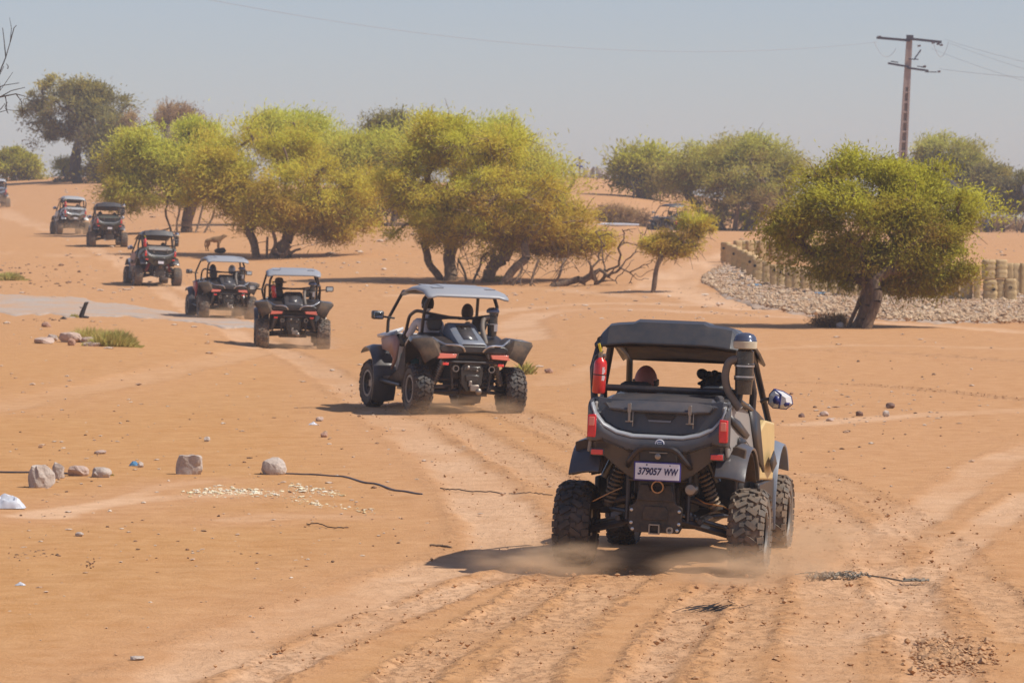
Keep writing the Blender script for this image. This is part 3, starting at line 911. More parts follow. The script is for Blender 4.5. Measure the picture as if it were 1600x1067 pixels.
    # seats
    for x in (-.33, .335):
        st = MB().box((x, .82, .60), (.46, .50, .14)).build('seat', M['seat'], t, bevel=.04)
        MB().add([(x - .23, .66, .64), (x + .23, .66, .64), (x + .24, .56, 1.12), (x + .125, .52, 1.385), (x + .09, .515, 1.405), (x - .09, .515, 1.405), (x - .125, .52, 1.385), (x - .24, .56, 1.12),
                  (x - .23, .54, .64), (x + .23, .54, .64), (x + .24, .46, 1.12), (x + .125, .45, 1.385), (x + .09, .45, 1.405), (x - .09, .45, 1.405), (x - .125, .45, 1.385), (x - .24, .46, 1.12)],
                 [tuple(range(8)), tuple(range(15, 7, -1))] + [(i, (i + 1) % 8, (i + 1) % 8 + 8, i + 8) for i in range(8)]).build('headrest', M['seat'], st, bevel=.03, seg=3)
        if x > 0:
            MB().tube([(x - .16, .455, 1.30), (x - .105, .443, 1.385), (x + .105, .443, 1.385), (x + .15, .455, 1.31)], .010, 6, round_=.04).build('piping', M['seatedge'], st)
    # roll cage
    cg = MB()
    for sx in (-1, 1):
        cg.tube([(sx * .575, -.10, 1.26), (sx * .60, -.06, 1.52), (sx * .565, .04, 1.73)], .030, 10)
        cg.tube([(sx * .60, .62, 1.02), (sx * .615, .60, 1.35), (sx * .545, .52, 1.75)], .030, 10)
        cg.tube([(sx * .565, .02, 1.74), (sx * .545, .52, 1.75), (sx * .525, 1.38, 1.585), (sx * .60, 1.92, 1.06)], .028, 10, round_=.08)
        cg.tube([(sx * .59, -.08, 1.30), (sx * .62, .60, 1.20), (sx * .63, 1.5, 1.05)], .022, 8)
    cg.tube([(-.60, -.06, 1.365), (.60, -.06, 1.365)], .028, 10)
    cg.tube([(-.525, 1.38, 1.585), (.525, 1.38, 1.585)], .032, 10).tube([(-.545, .52, 1.75), (.545, .52, 1.75)], .028, 10).tube([(-.565, .02, 1.73), (.565, .02, 1.73)], .028, 10)
    cg.build('roll_cage', M['tube'], t)
    # roof
    RM = M[roof]
    xs = [0, .26, .30, .43, .49, .56, .60]
    def sect(y, zt, lift, drop):
        zz = [zt + lift, zt + lift, zt, zt - .012, zt - .022, zt - .06 - drop * .3, zt - .06 - drop]
        L = [(-x, y + (.05 if k > 4 else 0), z) for k, (x, z) in enumerate(zip(xs, zz))][::-1][:-1]
        return L + [(x, y + (.05 if k > 4 else 0), z) for k, (x, z) in enumerate(zip(xs, zz))]
    if not flat_roof:
        S = [sect(-.085, 1.72, 0, .03), sect(-.075, 1.735, 0, .05), sect(.03, 1.868, .018, .115), sect(.12, 1.885, .022, .10), sect(.55, 1.865, .022, .07), sect(1.0, 1.775, .016, .06), sect(1.42, 1.65, .0, .04)]
        # the rear lip is cut straight between the corner caps
        S[0] = [(x, y, max(z, 1.690)) for x, y, z in S[0]]
        S[1] = [(x, y, max(z, 1.700)) for x, y, z in S[1]]
    else:
        S = [sect(-.12, 1.72, 0, .03), sect(-.02, 1.79, 0, .04), sect(.14, 1.855, .01, .05), sect(.55, 1.88, .012, .05), sect(1.0, 1.84, .01, .05), sect(1.40, 1.74, 0, .04)]
    ro = MB().grid(S).build('roof', RM, t, solid=.022, sharp=12)
    MB().grid([[(x, y, z - .035) for x, z in ((-.52, z0), (-.3, z0 + .012), (0, z0 + .02 - dz), (.3, z0 + .012), (.52, z0))] for y, z0, dz in ((.02, 1.72, 0), (.25, 1.795, .03), (.55, 1.78, .0), (1.0, 1.695, .03), (1.36, 1.60, 0))]).build('roof_lining', M['liner'], ro, solid=.01)
    # snorkel
    if intake:
        ai = MB().lathe([(1.36, .0), (1.36, .066), (1.47, .072), (1.475, .080), (1.495, .080), (1.50, .074), (1.58, .074), (1.585, .080), (1.60, .080), (1.605, .073), (1.70, .073), (1.705, .06), (1.72, .05), (1.78, .05)], (.625, -.17, 0), 'z', 24).build('air_intake', M['canister'], t)
        MB().lathe([(1.765, .080), (1.770, .092), (1.785, .094), (1.79, .090), (1.815, .084), (1.835, .066), (1.847, .03), (1.849, .0)], (.625, -.17, 0), 'z', 24).build('cap', M['chrome'], ai)
        MB().lathe([(1.720, .076), (1.725, .093), (1.775, .0955), (1.78, .092)], (.625, -.17, 0), 'z', 24).build('cap_band', M['capband'], ai)
        MB().tube([(.575, -.19, 1.64), (.50, -.20, 1.62), (.475, -.20, 1.50), (.50, -.18, 1.38), (.60, -.16, 1.24)], .031, 12, round_=.09).build('hose', M['hose'], ai)
        cl = MB()
        for z in (1.50, 1.585): cl.lathe([(z - .006, .0815), (z + .006, .0815)], (.625, -.17, 0), 'z', 24)
        cl.build('clamp', M['steel'], ai)
    return t

# ------------------------------------------------------------------ open sport buggy with winged fenders and an arched grey roof
def buggy_open(name, label, loc, rot, body='black', side='redpaint', sidetop='white', roof='roofgrey', lights='palelens', mirrors=(True, True), steer=0.0, spring='hose', tyres=('tyre', 'tyre_dusty'), hump='bluegrey'):
    t = thing(name, label, 'buggy', loc, rot, 'off road buggies driving in a line')
    B, D = M[body], M['black']
    for sx in (-1, 1):
        wheel(t, sx * .68, 0, .335, .345, .27, sx, tyres[0] if sx < 0 else tyres[1], 'ring', random.uniform(0, 1))
        wheel(t, sx * .68, 2.29, .335, .345, .22, sx, tyres[0] if sx < 0 else tyres[1], 'ring', random.uniform(0, 1), steer)
    fr = MB().box((0, 1.15, .30), (.60, 2.5, .08))
    for sx in (-1, 1):
        fr.tube([(sx * .28, -.22, .36), (sx * .30, .5, .34), (sx * .60, .75, .34), (sx * .60, 1.85, .36), (sx * .33, 2.2, .42)], .026, 8)
        fr.tube([(sx * .26, -.25, .36), (sx * .30, -.30, .74)], .02, 8)
    fr.tube([(-.42, -.34, .735), (.42, -.34, .735)], .020, 8)
    fr.build('frame', M['tube'], t)
    en = MB().box((0, .15, .55), (.40, .55, .36)).box((0, .55, .70), (1.02, .10, .55)).box((-.20, -.05, .58), (.10, .3, .16)).box((.22, -.02, .56), (.10, .3, .14)).lathe([(-.14, .08), (.14, .08)], (0, -.12, .36), 'x', 16)
    en.box((0, .02, .80), (.80, .5, .08))
    en.build('engine', M['engine'], t, bevel=.015)
    gc = MB().prism([(-.15, .44), (-.165, .66), (-.10, .735), (.10, .735), (.165, .66), (.15, .44), (.08, .33), (-.08, .33)], 'xz', -.33, -.20)
    gc.prism([(-.105, .56), (.105, .56), (.085, .47), (-.085, .47)], 'xz', -.36, -.33).prism([(-.12, .68), (.12, .68), (.13, .62), (-.13, .62)], 'xz', -.35, -.33)
    gco = gc.build('gear_cover', M['canister'], t, bevel=.015)
    MB().ball((-.06, -.335, .66), (.032, .02, .032), 10, 6).ball((.07, -.335, .62), (.02, .02, .02), 8, 6).build('cover_bolt', M['metal'], gco)
    MB().box((.03, -.34, .38), (.13, .10, .09)).ball((.09, -.38, .335), (.05, .04, .05), 10, 7).box((-.03, -.36, .44), (.05, .04, .08)).build('hitch', M['metal'], t, bevel=.01)
    for ex in (-.25, .27):
        MB().lathe([(0, .040), (-.10, .044), (-.16, .047), (-.16, .036), (-.04, .030), (-.04, 0)], (ex, -.22, .645), 'y', 18).build('exhaust', M['metal'], t)
    for sx in (-1, 1):
        a = MB().tube([(sx * .15, -.20, .33), (sx * .60, -.06, .30)], .024, 8).tube([(sx * .15, .20, .33), (sx * .60, .06, .30)], .024, 8).tube([(sx * .20, -.16, .50), (sx * .60, -.02, .46)], .022, 8)
        a.tube([(sx * .17, -.24, .42), (sx * .60, -.10, .38)], .014, 8).box((sx * .60, 0, .37), (.05, .10, .26))
        a.build('suspension_arm', M['tube'], t)
        ds = MB().tube([(sx * .12, -.08, .40), (sx * .58, -.02, .345)], .017, 8).build('drive_shaft', M['metal'], t)
        MB().tube([(sx * (.18 + .10 * q / 6), -.08, .393 - .012 * q / 6) for q in range(7)], [.044, .034, .04, .028, .032, .022, .02], 12).build('shaft_boot', M['spring'], ds)
        shock(t, (sx * .37, -.16, .74), (sx * .49, -.10, .42), .050, spring, 'metal')
        # tail light strip and lower reflector
        MB().prism([(sx * .525, .775), (sx * .265, .79), (sx * .245, .845), (sx * .50, .85)], 'xz', -.405, -.34).build('tail_light', M[lights], t, bevel=.006)
        MB().box((sx * .40, -.37, .705), (.085, .03, .036)).build('reflector', M['reflector'], t, bevel=.004)
        # winged rear fender
        w0 = [(sx * .47, -.30, .96), (sx * .60, -.34, 1.06), (sx * .86, -.30, 1.03), (sx * .88, -.28, .985)]
        rows = [[(sx * .44, -.36, .74), (sx * .50, -.40, .82), (sx * .66, -.40, .74), (sx * .70, -.38, .70)],
                [(sx * .45, -.34, .90), (sx * .56, -.40, .94), (sx * .76, -.38, .90), (sx * .78, -.36, .86)], w0,
                [(sx * .45, .02, 1.00), (sx * .58, .02, 1.08), (sx * .82, .02, 1.06), (sx * .83, .02, 1.01)],
                [(sx * .46, .35, .98), (sx * .58, .35, 1.02), (sx * .78, .35, .96), (sx * .78, .35, .91)],
                [(sx * .46, .52, .80), (sx * .56, .55, .76), (sx * .72, .56, .66), (sx * .72, .54, .62)]]
        MB().grid(rows[2:]).build('fender', M['dark'], t, solid=.02, bevel=.004)
        MB().grid(rows[:3]).build('fender_rear', M['liner'], t, solid=.018, bevel=.004)
        # front fender with a deep splash panel
        MB().grid([[(sx * (.48 + .34 * k / 3), 2.29 - math.cos(R(a)) * .47, .38 + math.sin(R(a)) * (.47 + (.04 if k in (1, 2) else 0))) for k in range(4)] for a in range(-35, 135, 10)]).build('front_fender', M['dark'], t, solid=.02, bevel=.004)
        # side body: low sill, curved side panel
        MB().add([(sx * .60, .62, .36), (sx * .66, .62, .93), (sx * .66, .74, .98), (sx * .68, .84, .80), (sx * .70, .96, .58), (sx * .70, 1.30, .48), (sx * .68, 1.78, .46), (sx * .66, 1.80, .34)], [(0, 1, 2, 3, 4, 5, 6, 7)]).build('side_panel', M['liner'], t, solid=.03)
        MB().add([(sx * .70, .98, .96), (sx * .72, 1.08, 1.06), (sx * .70, 1.75, 1.03), (sx * .66, 2.0, .98), (sx * .68, 1.85, .84), (sx * .72, 1.35, .82), (sx * .725, 1.12, .72), (sx * .72, 1.22, .56), (sx * .71, 1.05, .72)], [(0, 1, 2, 3, 4, 5, 6, 7, 8)]).build('door_bar', M[side], t, solid=.035)
        MB().add([(sx * .66, 1.55, 1.05), (sx * .70, 1.60, 1.04), (sx * .64, 2.35, 1.02), (sx * .40, 2.55, .98), (sx * .42, 1.75, 1.15)], [(0, 1, 2, 3, 4)]).build('front_panel', M[sidetop], t, solid=.04)
        MB().tube([(sx * .72, .75, .36), (sx * .72, 1.80, .40)], .026, 8).build('side_step', M['tube'], t)
        # bumper rails curling out of the deck
        MB().tube([(sx * .56, -.22, 1.06), (sx * .42, -.36, .97), (sx * .26, -.42, .975), (sx * .17, -.42, .95), (sx * .13, -.38, .885)], .015, 8, round_=.05).build('deck_rail', M['steel'], t)
        if mirrors[0 if sx < 0 else 1]:
            ms = MB().box((sx * .87, 1.55, 1.33), (.18, .09, .125), (0, 0, sx * R(-6))).build('mirror', M['canister'], t, bevel=.028, seg=3)
            MB().tube([(sx * .60, 1.62, 1.29), (sx * .80, 1.56, 1.31)], .014, 8).build('mirror_arm', M['tube'], ms)
            MB().box((sx * .87, 1.503, 1.33), (.135, .008, .085), (0, 0, sx * R(-6))).build('mirror_glass', M['glass'], ms, bevel=.003)
    # rear deck
    MB().prism([(-.46, .86), (.46, .86), (.52, .92), (.44, .97), (-.44, .97), (-.52, .92)], 'xz', -.38, -.02).build('rear_deck', B, t, bevel=.02)
    MB().prism([(-.02, .90), (.45, .95), (.52, 1.10), (.45, 1.12), (.10, 1.05), (-.30, .965)], 'yz', -.58, .58).build('rear_body', M['black'], t, bevel=.02)
    hu = MB().grid([[(-.235, y, z - .20), (-.19, y, z - .02), (-.15, y, z), (.15, y, z), (.19, y, z - .02), (.235, y, z - .20)] for y, z in ((-.36, .985), (-.25, 1.02), (.0, 1.12), (.24, 1.235), (.30, 1.26), (.42, 1.26), (.46, 1.20))])
    huo = hu.build('engine_hump', M[hump], t, solid=.02)
    MB().grid([[(x, y, z + .014) for x in (-.105, .105)] for y, z in ((-.22, 1.03), (.0, 1.12), (.22, 1.225))]).build('hump_inset', M['dark'], huo, solid=.01)
    MB().grid([[(x, y, z + .022) for x in (-.05, .05)] for y, z in ((.10, 1.165), (.17, 1.20))]).build('hump_vent', D, huo, solid=.008)
    # nose, dash, steering
    MB().prism([(1.85, .50), (1.80, 1.00), (2.1, 1.08), (2.55, 1.0), (2.86, .74), (2.85, .50), (2.6, .40), (1.9, .40)], 'yz', -.42, .42).build('hood', M[sidetop], t, bevel=.06, seg=3)
    MB().box((0, 1.82, .98), (1.0, .12, .18)).build('dashboard', D, t, bevel=.03)
    MB().lathe([(-.012, .155), (0, .172), (.012, .155), (0, .142)], (-.33, 1.52, 1.02), (0, -.85, .5), 24, close=True).tube([(-.33, 1.52, 1.02), (-.33, 1.76, .93)], .022, 8).build('steering_wheel', D, t)
    for x in (-.33, .33):
        st = MB().box((x, .82, .56), (.46, .50, .14)).add([(x - .19, .62, .60), (x + .19, .62, .60), (x + .15, .56, 1.12), (x - .15, .56, 1.12), (x - .19, .52, .60), (x + .19, .52, .60), (x + .15, .47, 1.12), (x - .15, .47, 1.12)],
                [(0, 1, 2, 3), (7, 6, 5, 4), (0, 1, 5, 4), (1, 2, 6, 5), (2, 3, 7, 6), (3, 0, 4, 7)]).build('seat', M['seat'], t, bevel=.03)
        MB().add([(x + q * .115 if abs(q) < 2 else x, yy, zz) for yy in (.55, .45) for q, zz in ((-.7, 1.15), (.7, 1.15), (1, 1.25), (.72, 1.37), (-.72, 1.37), (-1, 1.25))],
                 [tuple(range(6)), tuple(range(11, 5, -1))] + [(i, (i + 1) % 6, (i + 1) % 6 + 6, i + 6) for i in range(6)]).build('headrest', M['seat'], st, bevel=.025, seg=3)
    # cage
    cg = MB()
    for sx in (-1, 1):
        cg.tube([(sx * .60, 1.95, 1.05), (sx * .66, 1.72, 1.28), (sx * .56, 1.35, 1.68)], .024, 10, round_=.07)
        cg.tube([(sx * .44, .26, 1.70), (sx * .52, .30, 1.52), (sx * .53, .34, 1.38)], .026, 10)
        cg.tube([(sx * .52, .50, .98), (sx * .53, .35, 1.38)], .024, 10)
        cg.tube([(sx * .62, .98, 1.02), (sx * .62, .78, 1.34), (sx * .60, .52, 1.42), (sx * .53, .34, 1.405)], .024, 10, round_=.08)
        cg.tube([(sx * .44, .26, 1.70), (sx * .56, 1.35, 1.68)], .024, 10)
        cg.tube([(sx * .53, .34, 1.40), (sx * .18, .26, 1.345), (sx * -.06, .22, 1.335)], .021, 10)
        cg.tube([(sx * .53, .36, 1.30), (sx * .20, .27, 1.335), (sx * -.02, .23, 1.34)], .019, 10)
    cg.tube([(-.56, 1.35, 1.68), (.56, 1.35, 1.68)], .024, 10).tube([(-.44, .26, 1.69), (.44, .26, 1.69)], .024, 10)
    cg.build('roll_cage', M['tube'], t)
    # arched roof
    xs = [0, .28, .31, .46, .53, .60]
    def sect(y, z, lift, drop, wk=1.0):
        zz = [z + lift, z + lift, z, z, z - .02, z - drop]
        L = [(-x * wk, y, q) for x, q in zip(xs, zz)][::-1][:-1]
        return L + [(x * wk, y, q) for x, q in zip(xs, zz)]
    S = [sect(-.02, 1.635, 0, .03, .98), sect(.06, 1.672, .0, .035), sect(.22, 1.735, .016, .05), sect(.60, 1.775, .018, .06), sect(1.0, 1.76, .016, .06), sect(1.30, 1.70, .0, .05, .98), sect(1.42, 1.66, 0, .04, .95)]
    ro = MB().grid(S).build('roof', M[roof], t, solid=.026, sharp=15)
    for x in (-.38, .38):
        MB().add([(x - .08, .20, 1.757), (x + .08, .20, 1.757), (x + .08, .95, 1.795), (x - .08, .95, 1.795), (x - .07, .21, 1.72), (x + .07, .21, 1.72), (x + .07, .95, 1.76), (x - .07, .95, 1.76)], [(0, 1, 2, 3), (0, 1, 5, 4), (1, 2, 6, 5), (3, 0, 4, 7), (2, 3, 7, 6)]).build('roof_rib', M[roof], ro)
    # snorkel on the right
    ai = MB().lathe([(1.10, 0), (1.10, .062), (1.20, .068), (1.26, .070), (1.265, .078), (1.28, .078), (1.285, .072), (1.38, .072), (1.39, .05), (1.44, .05)], (.42, .16, 0), 'z', 22).build('air_intake', M['canister'], t)
    MB().lathe([(1.425, .075), (1.43, .09), (1.455, .094), (1.475, .085), (1.50, .055), (1.508, 0)], (.42, .16, 0), 'z', 22).build('cap', M['chrome'], ai)
    MB().tube([(.36, .14, 1.36), (.27, .12, 1.35), (.235, .05, 1.22), (.25, -.06, 1.06), (.27, -.10, .94)], .034, 12, round_=.08).build('hose', M['hose'], ai)
    MB().box((.45, .105, 1.22), (.05, .03, .10)).lathe([(1.265, .0795), (1.275, .0795)], (.42, .16, 0), 'z', 22).build('clamp', M['steel'], ai)
    return t

# ------------------------------------------------------------------ fire extinguisher
def extinguisher(label, root, loc, tilt=(0, 0, 0), k=1.0):
    mw = root_matrix(root) @ Matrix.Translation(loc) @ Euler(tilt).to_matrix().to_4x4()
    t = thing('fire_extinguisher', label, 'extinguisher', group='red fire extinguishers strapped to buggies')
    t.matrix_world = mw
    MB().lathe([(0, .03 * k), (.006 * k, .048 * k), (.02 * k, .054 * k), (.24 * k, .054 * k), (.265 * k, .048 * k), (.285 * k, .028 * k), (.295 * k, .022 * k)], n=24).build('cylinder', M['red'], t)
    v = MB().lathe([(.29 * k, .022 * k), (.325 * k, .022 * k)], n=12).box((0, -.01 * k, .335 * k), (.022 * k, .09 * k, .014 * k), (R(12), 0, 0)).lathe([(0, .018 * k), (.02 * k, .018 * k)], (.02 * k, 0, .31 * k), 'x', 12).build('valve', M['metal'], t)
    MB().box((-.012 * k, -.01 * k, .372 * k), (.020 * k, .014 * k, .075 * k), (0, R(-18), 0)).build('tag', M['yellow'], v, bevel=.002)
    MB().tube([(.0, .02 * k, .31 * k), (-.05 * k, .03 * k, .31 * k), (-.066 * k, .02 * k, .2 * k), (-.064 * k, .02 * k, .06 * k)], .009 * k, 8, round_=.03).build('hose', M['canister'], t)
    MB().lathe([(.150 * k, .0555 * k), (.158 * k, .0555 * k)], n=24).build('strap', M['strap'], t)
    lb = MB()
    rd = random.Random(5)
    for i in range(13):
        a0 = R(-64); z = (.11 + i * .0085) * k
        w = rd.uniform(14, 34)
        pts = []
        for zz in (z, z + .005 * k):
            pts.append([(math.cos(R(-62 + q * w / 3)) * .0549 * k, math.sin(R(-62 + q * w / 3)) * .0549 * k, zz) for q in range(4)])
        lb.grid(pts)
    lb.build('printed_label', M['lettering'], t)
    return t

def root_matrix(o):
    return Matrix.Translation(o.location) @ o.rotation_euler.to_matrix().to_4x4()
# ------------------------------------------------------------------ people and the dog (one skinned surface each)
def skin_mesh(V, E, Rr, root=0, sub=1):
    me = bpy.data.meshes.new('body')
    me.from_pydata(V, E, [])
    ob = bpy.data.objects.new('body', me)
    COL.objects.link(ob)
    md = ob.modifiers.new('skin', 'SKIN')
    md.use_smooth_shade = True
    for i, r in enumerate(Rr):
        sv = me.skin_vertices[0].data[i]
        sv.radius = (r, r) if not isinstance(r, tuple) else r
        sv.use_root = (i == root)
    s = ob.modifiers.new('sub', 'SUBSURF')
    s.levels = s.render_levels = sub
    dg = bpy.context.evaluated_depsgraph_get()
    out = bpy.data.meshes.new_from_object(ob.evaluated_get(dg))
    bpy.data.objects.remove(ob)
    return out

def _person_mesh():
    V = [(0, 0, 0), (0, -.01, .17), (0, .02, .34), (0, .045, .50), (0, .075, .575)]
    Rr = [(.15, .12), (.145, .11), (.16, .11), .062, .052]
    E = [(0, 1), (1, 2), (2, 3), (3, 4)]
    for s in (-1, 1):
        b = len(V)
        V += [(s * .17, .03, .455), (s * .245, .15, .24), (s * .20, .40, .27), (s * .175, .50, .285), (s * .17, .555, .285)]
        Rr += [.070, .048, .034, .036, .040]
        E += [(2, b), (b, b + 1), (b + 1, b + 2), (b + 2, b + 3), (b + 3, b + 4)]
        for k, (dx, L) in enumerate(((-.027, .050), (-.009, .058), (.009, .054), (.027, .042))):   # fingers curled round the wheel rim
            c = len(V)
            V += [(s * .17 + dx, .585, .295), (s * .17 + dx, .60 + L * .35, .275), (s * .17 + dx, .60, .25)]
            Rr += [.010, .009, .008]
            E += [(b + 4, c), (c, c + 1), (c + 1, c + 2)]
        c = len(V)
        V += [(s * .17 - s * .04, .545, .29), (s * .17 - s * .05, .575, .275)]
        Rr += [.012, .009]
        E += [(b + 4, c), (c, c + 1)]
        c = len(V)
        V += [(s * .095, .08, -.02), (s * .13, .44, .06), (s * .135, .70, -.24), (s * .135, .73, -.30), (s * .14, .86, -.31)]
        Rr += [.090, .066, .046, .045, .036]
        E += [(0, c), (c, c + 1), (c + 1, c + 2), (c + 2, c + 3), (c + 3, c + 4)]
    me = skin_mesh(V, E, Rr)
    bm = bmesh.new()
    bm.from_mesh(me)
    # head with face, fused on to the neck
    h = MB()
    nu, nv = 20, 14
    vs_, fs_ = [], []
    c = Vector((0, .10, .695))
    b = MB().ball((0, 0, 0), 1, nu, nv)
    pts = []
    for p in b.v:
        x, y, z = p
        q = Vector((x * .078, y * .098, z * .118))
        if z < -.2: q.x *= 1 - .28 * (-z - .2); q.y = q.y * (1 - .15 * (-z - .2)) + .012 * (-z)
        if y > .75 and -.25 < z < .2: q.y -= .006
        pts.append(c + q)
    n0 = [bm.verts.new(p) for p in pts]
    for f in b.f: bm.faces.new([n0[i] for i in f])
    ex = MB()
    ex.add([c + Vector(p) for p in ((0, .098, .03), (-.016, .095, -.03), (.016, .095, -.03), (0, .122, -.028), (0, .09, -.04))], [(0, 1, 3), (0, 3, 2), (1, 4, 3), (3, 4, 2)])
    for s in (-1, 1):
        ex.ball(c + Vector((s * .080, -.005, -.01)), (.010, .022, .032), 8, 6)
        ex.ball(c + Vector((s * .030, .088, .012)), (.013, .010, .008), 8, 6)
    ex.ball(c + Vector((0, .090, -.062)), (.024, .010, .007), 8, 6)
    n1 = [bm.verts.new(p) for p in ex.v]
    for f in ex.f: bm.faces.new([n1[i] for i in f])
    bmesh.ops.recalc_face_normals(bm, faces=bm.faces)
    for f in bm.faces:
        m = f.calc_center_median()
        if m.z > .515 or (m.y > .22 and m.z > .2): f.material_index = 1
        elif m.y > .50 and m.z < .04 and m.z > -.28: f.material_index = 3
        elif m.z < .04 or (m.y > .12 and m.z < .16): f.material_index = 2
        else: f.material_index = 0
        f.smooth = True
    bm.to_mesh(me)
    bm.free()
    me.materials.clear()
    return me
PERSON = _person_mesh()
HEAD = Vector((0, .10, .695))
def person(label, root, seat, shirt, trousers='trousers', skin='skin', top='hair', lean=(0, 0, 0), group='people riding in the buggies', cat='person', shift=(0, 0, 0)):
    t = thing('person', label, 'person', group=group)
    t.matrix_world = root_matrix(root) @ Matrix.Translation(Vector(seat) + Vector(shift)) @ Euler(lean).to_matrix().to_4x4()
    me = PERSON.copy()
    for m in (shirt, skin, trousers, skin if trousers == 'shorts' else trousers): me.materials.append(M[m])
    o = bpy.data.objects.new('body', me)
    COL.objects.link(o)
    o.parent = t
    def hairball(name, mat, cut=-.35, k=1.08, extra=None):
        b = MB().ball((0, 0, 0), 1, 18, 12)
        keep = [f for f in b.f if max(b.v[i][2] - .55 * max(0, b.v[i][1]) for i in f) > cut]
        mb = MB()
        mb.v = [tuple(HEAD + Vector((x * .080 * k, y * .100 * k - .004, z * .120 * k + .004))) for x, y, z in b.v]
        mb.f = keep
        if extra: extra(mb)
        return mb.build(name, M[mat], t, solid=.006, sharp=60)
    if top == 'hair': hairball('hair', 'hair', -.45)
    elif top == 'brownhair': hairball('hair', 'brownhair', -.55, 1.03)
    elif top == 'bun':
        def ex(mb):
            mb.ball(HEAD + Vector((-.085, -.03, .125)), (.050, .045, .042), 10, 8, (0, R(30), 0)).ball(HEAD + Vector((-.045, -.02, .10)), (.05, .045, .045), 10, 8).ball(HEAD + Vector((.06, -.05, .03)), (.065, .06, .06), 10, 8)
            mb.ball(HEAD + Vector((-.10, -.03, .05)), (.03, .02, .014), 8, 6).ball(HEAD + Vector((0, -.06, -.06)), (.09, .05, .08), 10, 8)
            rd = random.Random(3)
            for i in range(22):
                a = rd.uniform(0, 6.28); q = HEAD + Vector((math.cos(a) * .085, -.03 + rd.uniform(-.05, .03), .03 + math.sin(a) * .10))
                mb.ball(q, rd.uniform(.016, .03), 6, 5)
        hairball('hair', 'hair', -.7, 1.1, ex)
    elif top == 'cap':
        hairball('cap', 'skinbrown', -.05, 1.20)
        MB().lathe([(-.024, .104), (-.020, .110), (.020, .110), (.024, .104)], HEAD + Vector((0, .0, .012)), (0, -.12, 1), 24).build('goggle_strap', M['strap'], t)
        def fold(mb): pass
        b = MB().lathe([(-.16, .110), (-.10, .098), (-.04, .092), (-.02, .086)], HEAD + Vector((0, -.005, 0)), 'z', 20)
        b.build('scarf', M['strap'], t, solid=.006)
    elif top == 'hat':
        MB().lathe([(.035, .165), (.045, .168), (.05, .10), (.07, .095), (.12, .085), (.14, .05), (.145, 0)], HEAD, (0, -.08, 1), 24).build('hat', M['hat'], t, solid=.006)
        hairball('hair', 'hair', -.4)
    elif top == 'helmet':
        hairball('helmet', 'canister', -.8, 1.3)
    elif top == 'helmet_light':
        hairball('helmet', 'silver', -.6, 1.28)
    return t

def dog(label, loc, yaw):
    # x forward in the dog's own frame
    V = [(-.26, 0, .50), (-.08, 0, .52), (.12, 0, .51), (.25, 0, .53), (.36, 0, .61), (.44, 0, .68), (.52, 0, .675), (.60, 0, .655)]
    Rr = [.105, .105, .135, .125, .085, .070, .062, .034]
    E = [(i, i + 1) for i in range(7)]
    def chain(frm, pts, rs):
        p = frm
        for q, r in zip(pts, rs):
            V.append(q); Rr.append(r); E.append((p, len(V) - 1)); p = len(V) - 1
    for s in (-1, 1):
        chain(0, [(-.27, s * .065, .42), (-.22 + .03 * s, s * .075, .32), (-.31 + .03 * s, s * .075, .19), (-.29 + .03 * s, s * .075, .04), (-.25 + .03 * s, s * .075, .022)], [.085, .058, .034, .028, .030])
        chain(3, [(.23, s * .07, .42), (.20 - .04 * s, s * .075, .28), (.21 - .04 * s, s * .075, .15), (.21 - .04 * s, s * .075, .04), (.25 - .04 * s, s * .075, .022)], [.070, .042, .031, .027, .030])
        chain(5, [(.43, s * .05, .725), (.415, s * .075, .715), (.41, s * .085, .67)], [.022, .02, .012])
    chain(0, [(-.34, 0, .50), (-.38, .01, .38), (-.39, .02, .24), (-.37, .02, .16)], [.032, .028, .024, .012])
    me = skin_mesh(V, E, Rr, 2)
    t = thing('dog', label, 'dog', loc, (0, 0, yaw))
    link_mesh('body', me, M['dogfur'], t, None)
    MB().ball((.625, 0, .662), (.014, .014, .011), 8, 6).ball((.535, .045, .70), .008, 6, 5).ball((.535, -.045, .70), .008, 6, 5).build('nose', M['strap'], t)
    return t

# ------------------------------------------------------------------ plants
def leaf_mat(name, pal, trans=.3):
    """pal: three colours along the leaf's own tint"""
    m, n, l, b = new_mat(name)
    a = n.new('ShaderNodeAttribute'); a.attribute_name = 'tint'
    cr = n.new('ShaderNodeValToRGB')
    e = cr.color_ramp.elements
    e[0].position = 0; e[0].color = (*pal[0], 1)
    e[1].position = 1; e[1].color = (*pal[2], 1)
    x = e.new(.5); x.color = (*pal[1], 1)
    l.new(a.outputs['Fac'], cr.inputs[0])
    l.new(cr.outputs[0], b.inputs['Base Color'])
    b.inputs['Roughness'].default_value = .7
    b.inputs['Specular IOR Level'].default_value = .25
    tr = n.new('ShaderNodeBsdfTranslucent')
    l.new(cr.outputs[0], tr.inputs['Color'])
    mx = n.new('ShaderNodeMixShader'); mx.inputs[0].default_value = trans
    l.new(b.outputs[0], mx.inputs[1]); l.new(tr.outputs[0], mx.inputs[2])
    l.new(mx.outputs[0], n['Material Output'].inputs['Surface'])
    return m
def bark_mat(name, c1, c2):
    m, n, l, b = new_mat(name)
    tc = n.new('ShaderNodeTexCoord')
    mp = n.new('ShaderNodeMapping'); mp.inputs['Scale'].default_value = (6, 6, 1.4)
    l.new(tc.outputs['Object'], mp.inputs[0])
    f = noise(n, l, mp.outputs[0], 3, 8, .7)
    l.new(mixc(n, l, ramp(n, l, f, .35, .68), c1, c2), b.inputs['Base Color'])
    b.inputs['Roughness'].default_value = .9
    bp = n.new('ShaderNodeBump'); bp.inputs['Strength'].default_value = .8; bp.inputs['Distance'].default_value = .04
    l.new(f, bp.inputs['Height']); l.new(bp.outputs[0], b.inputs['Normal'])
    return m
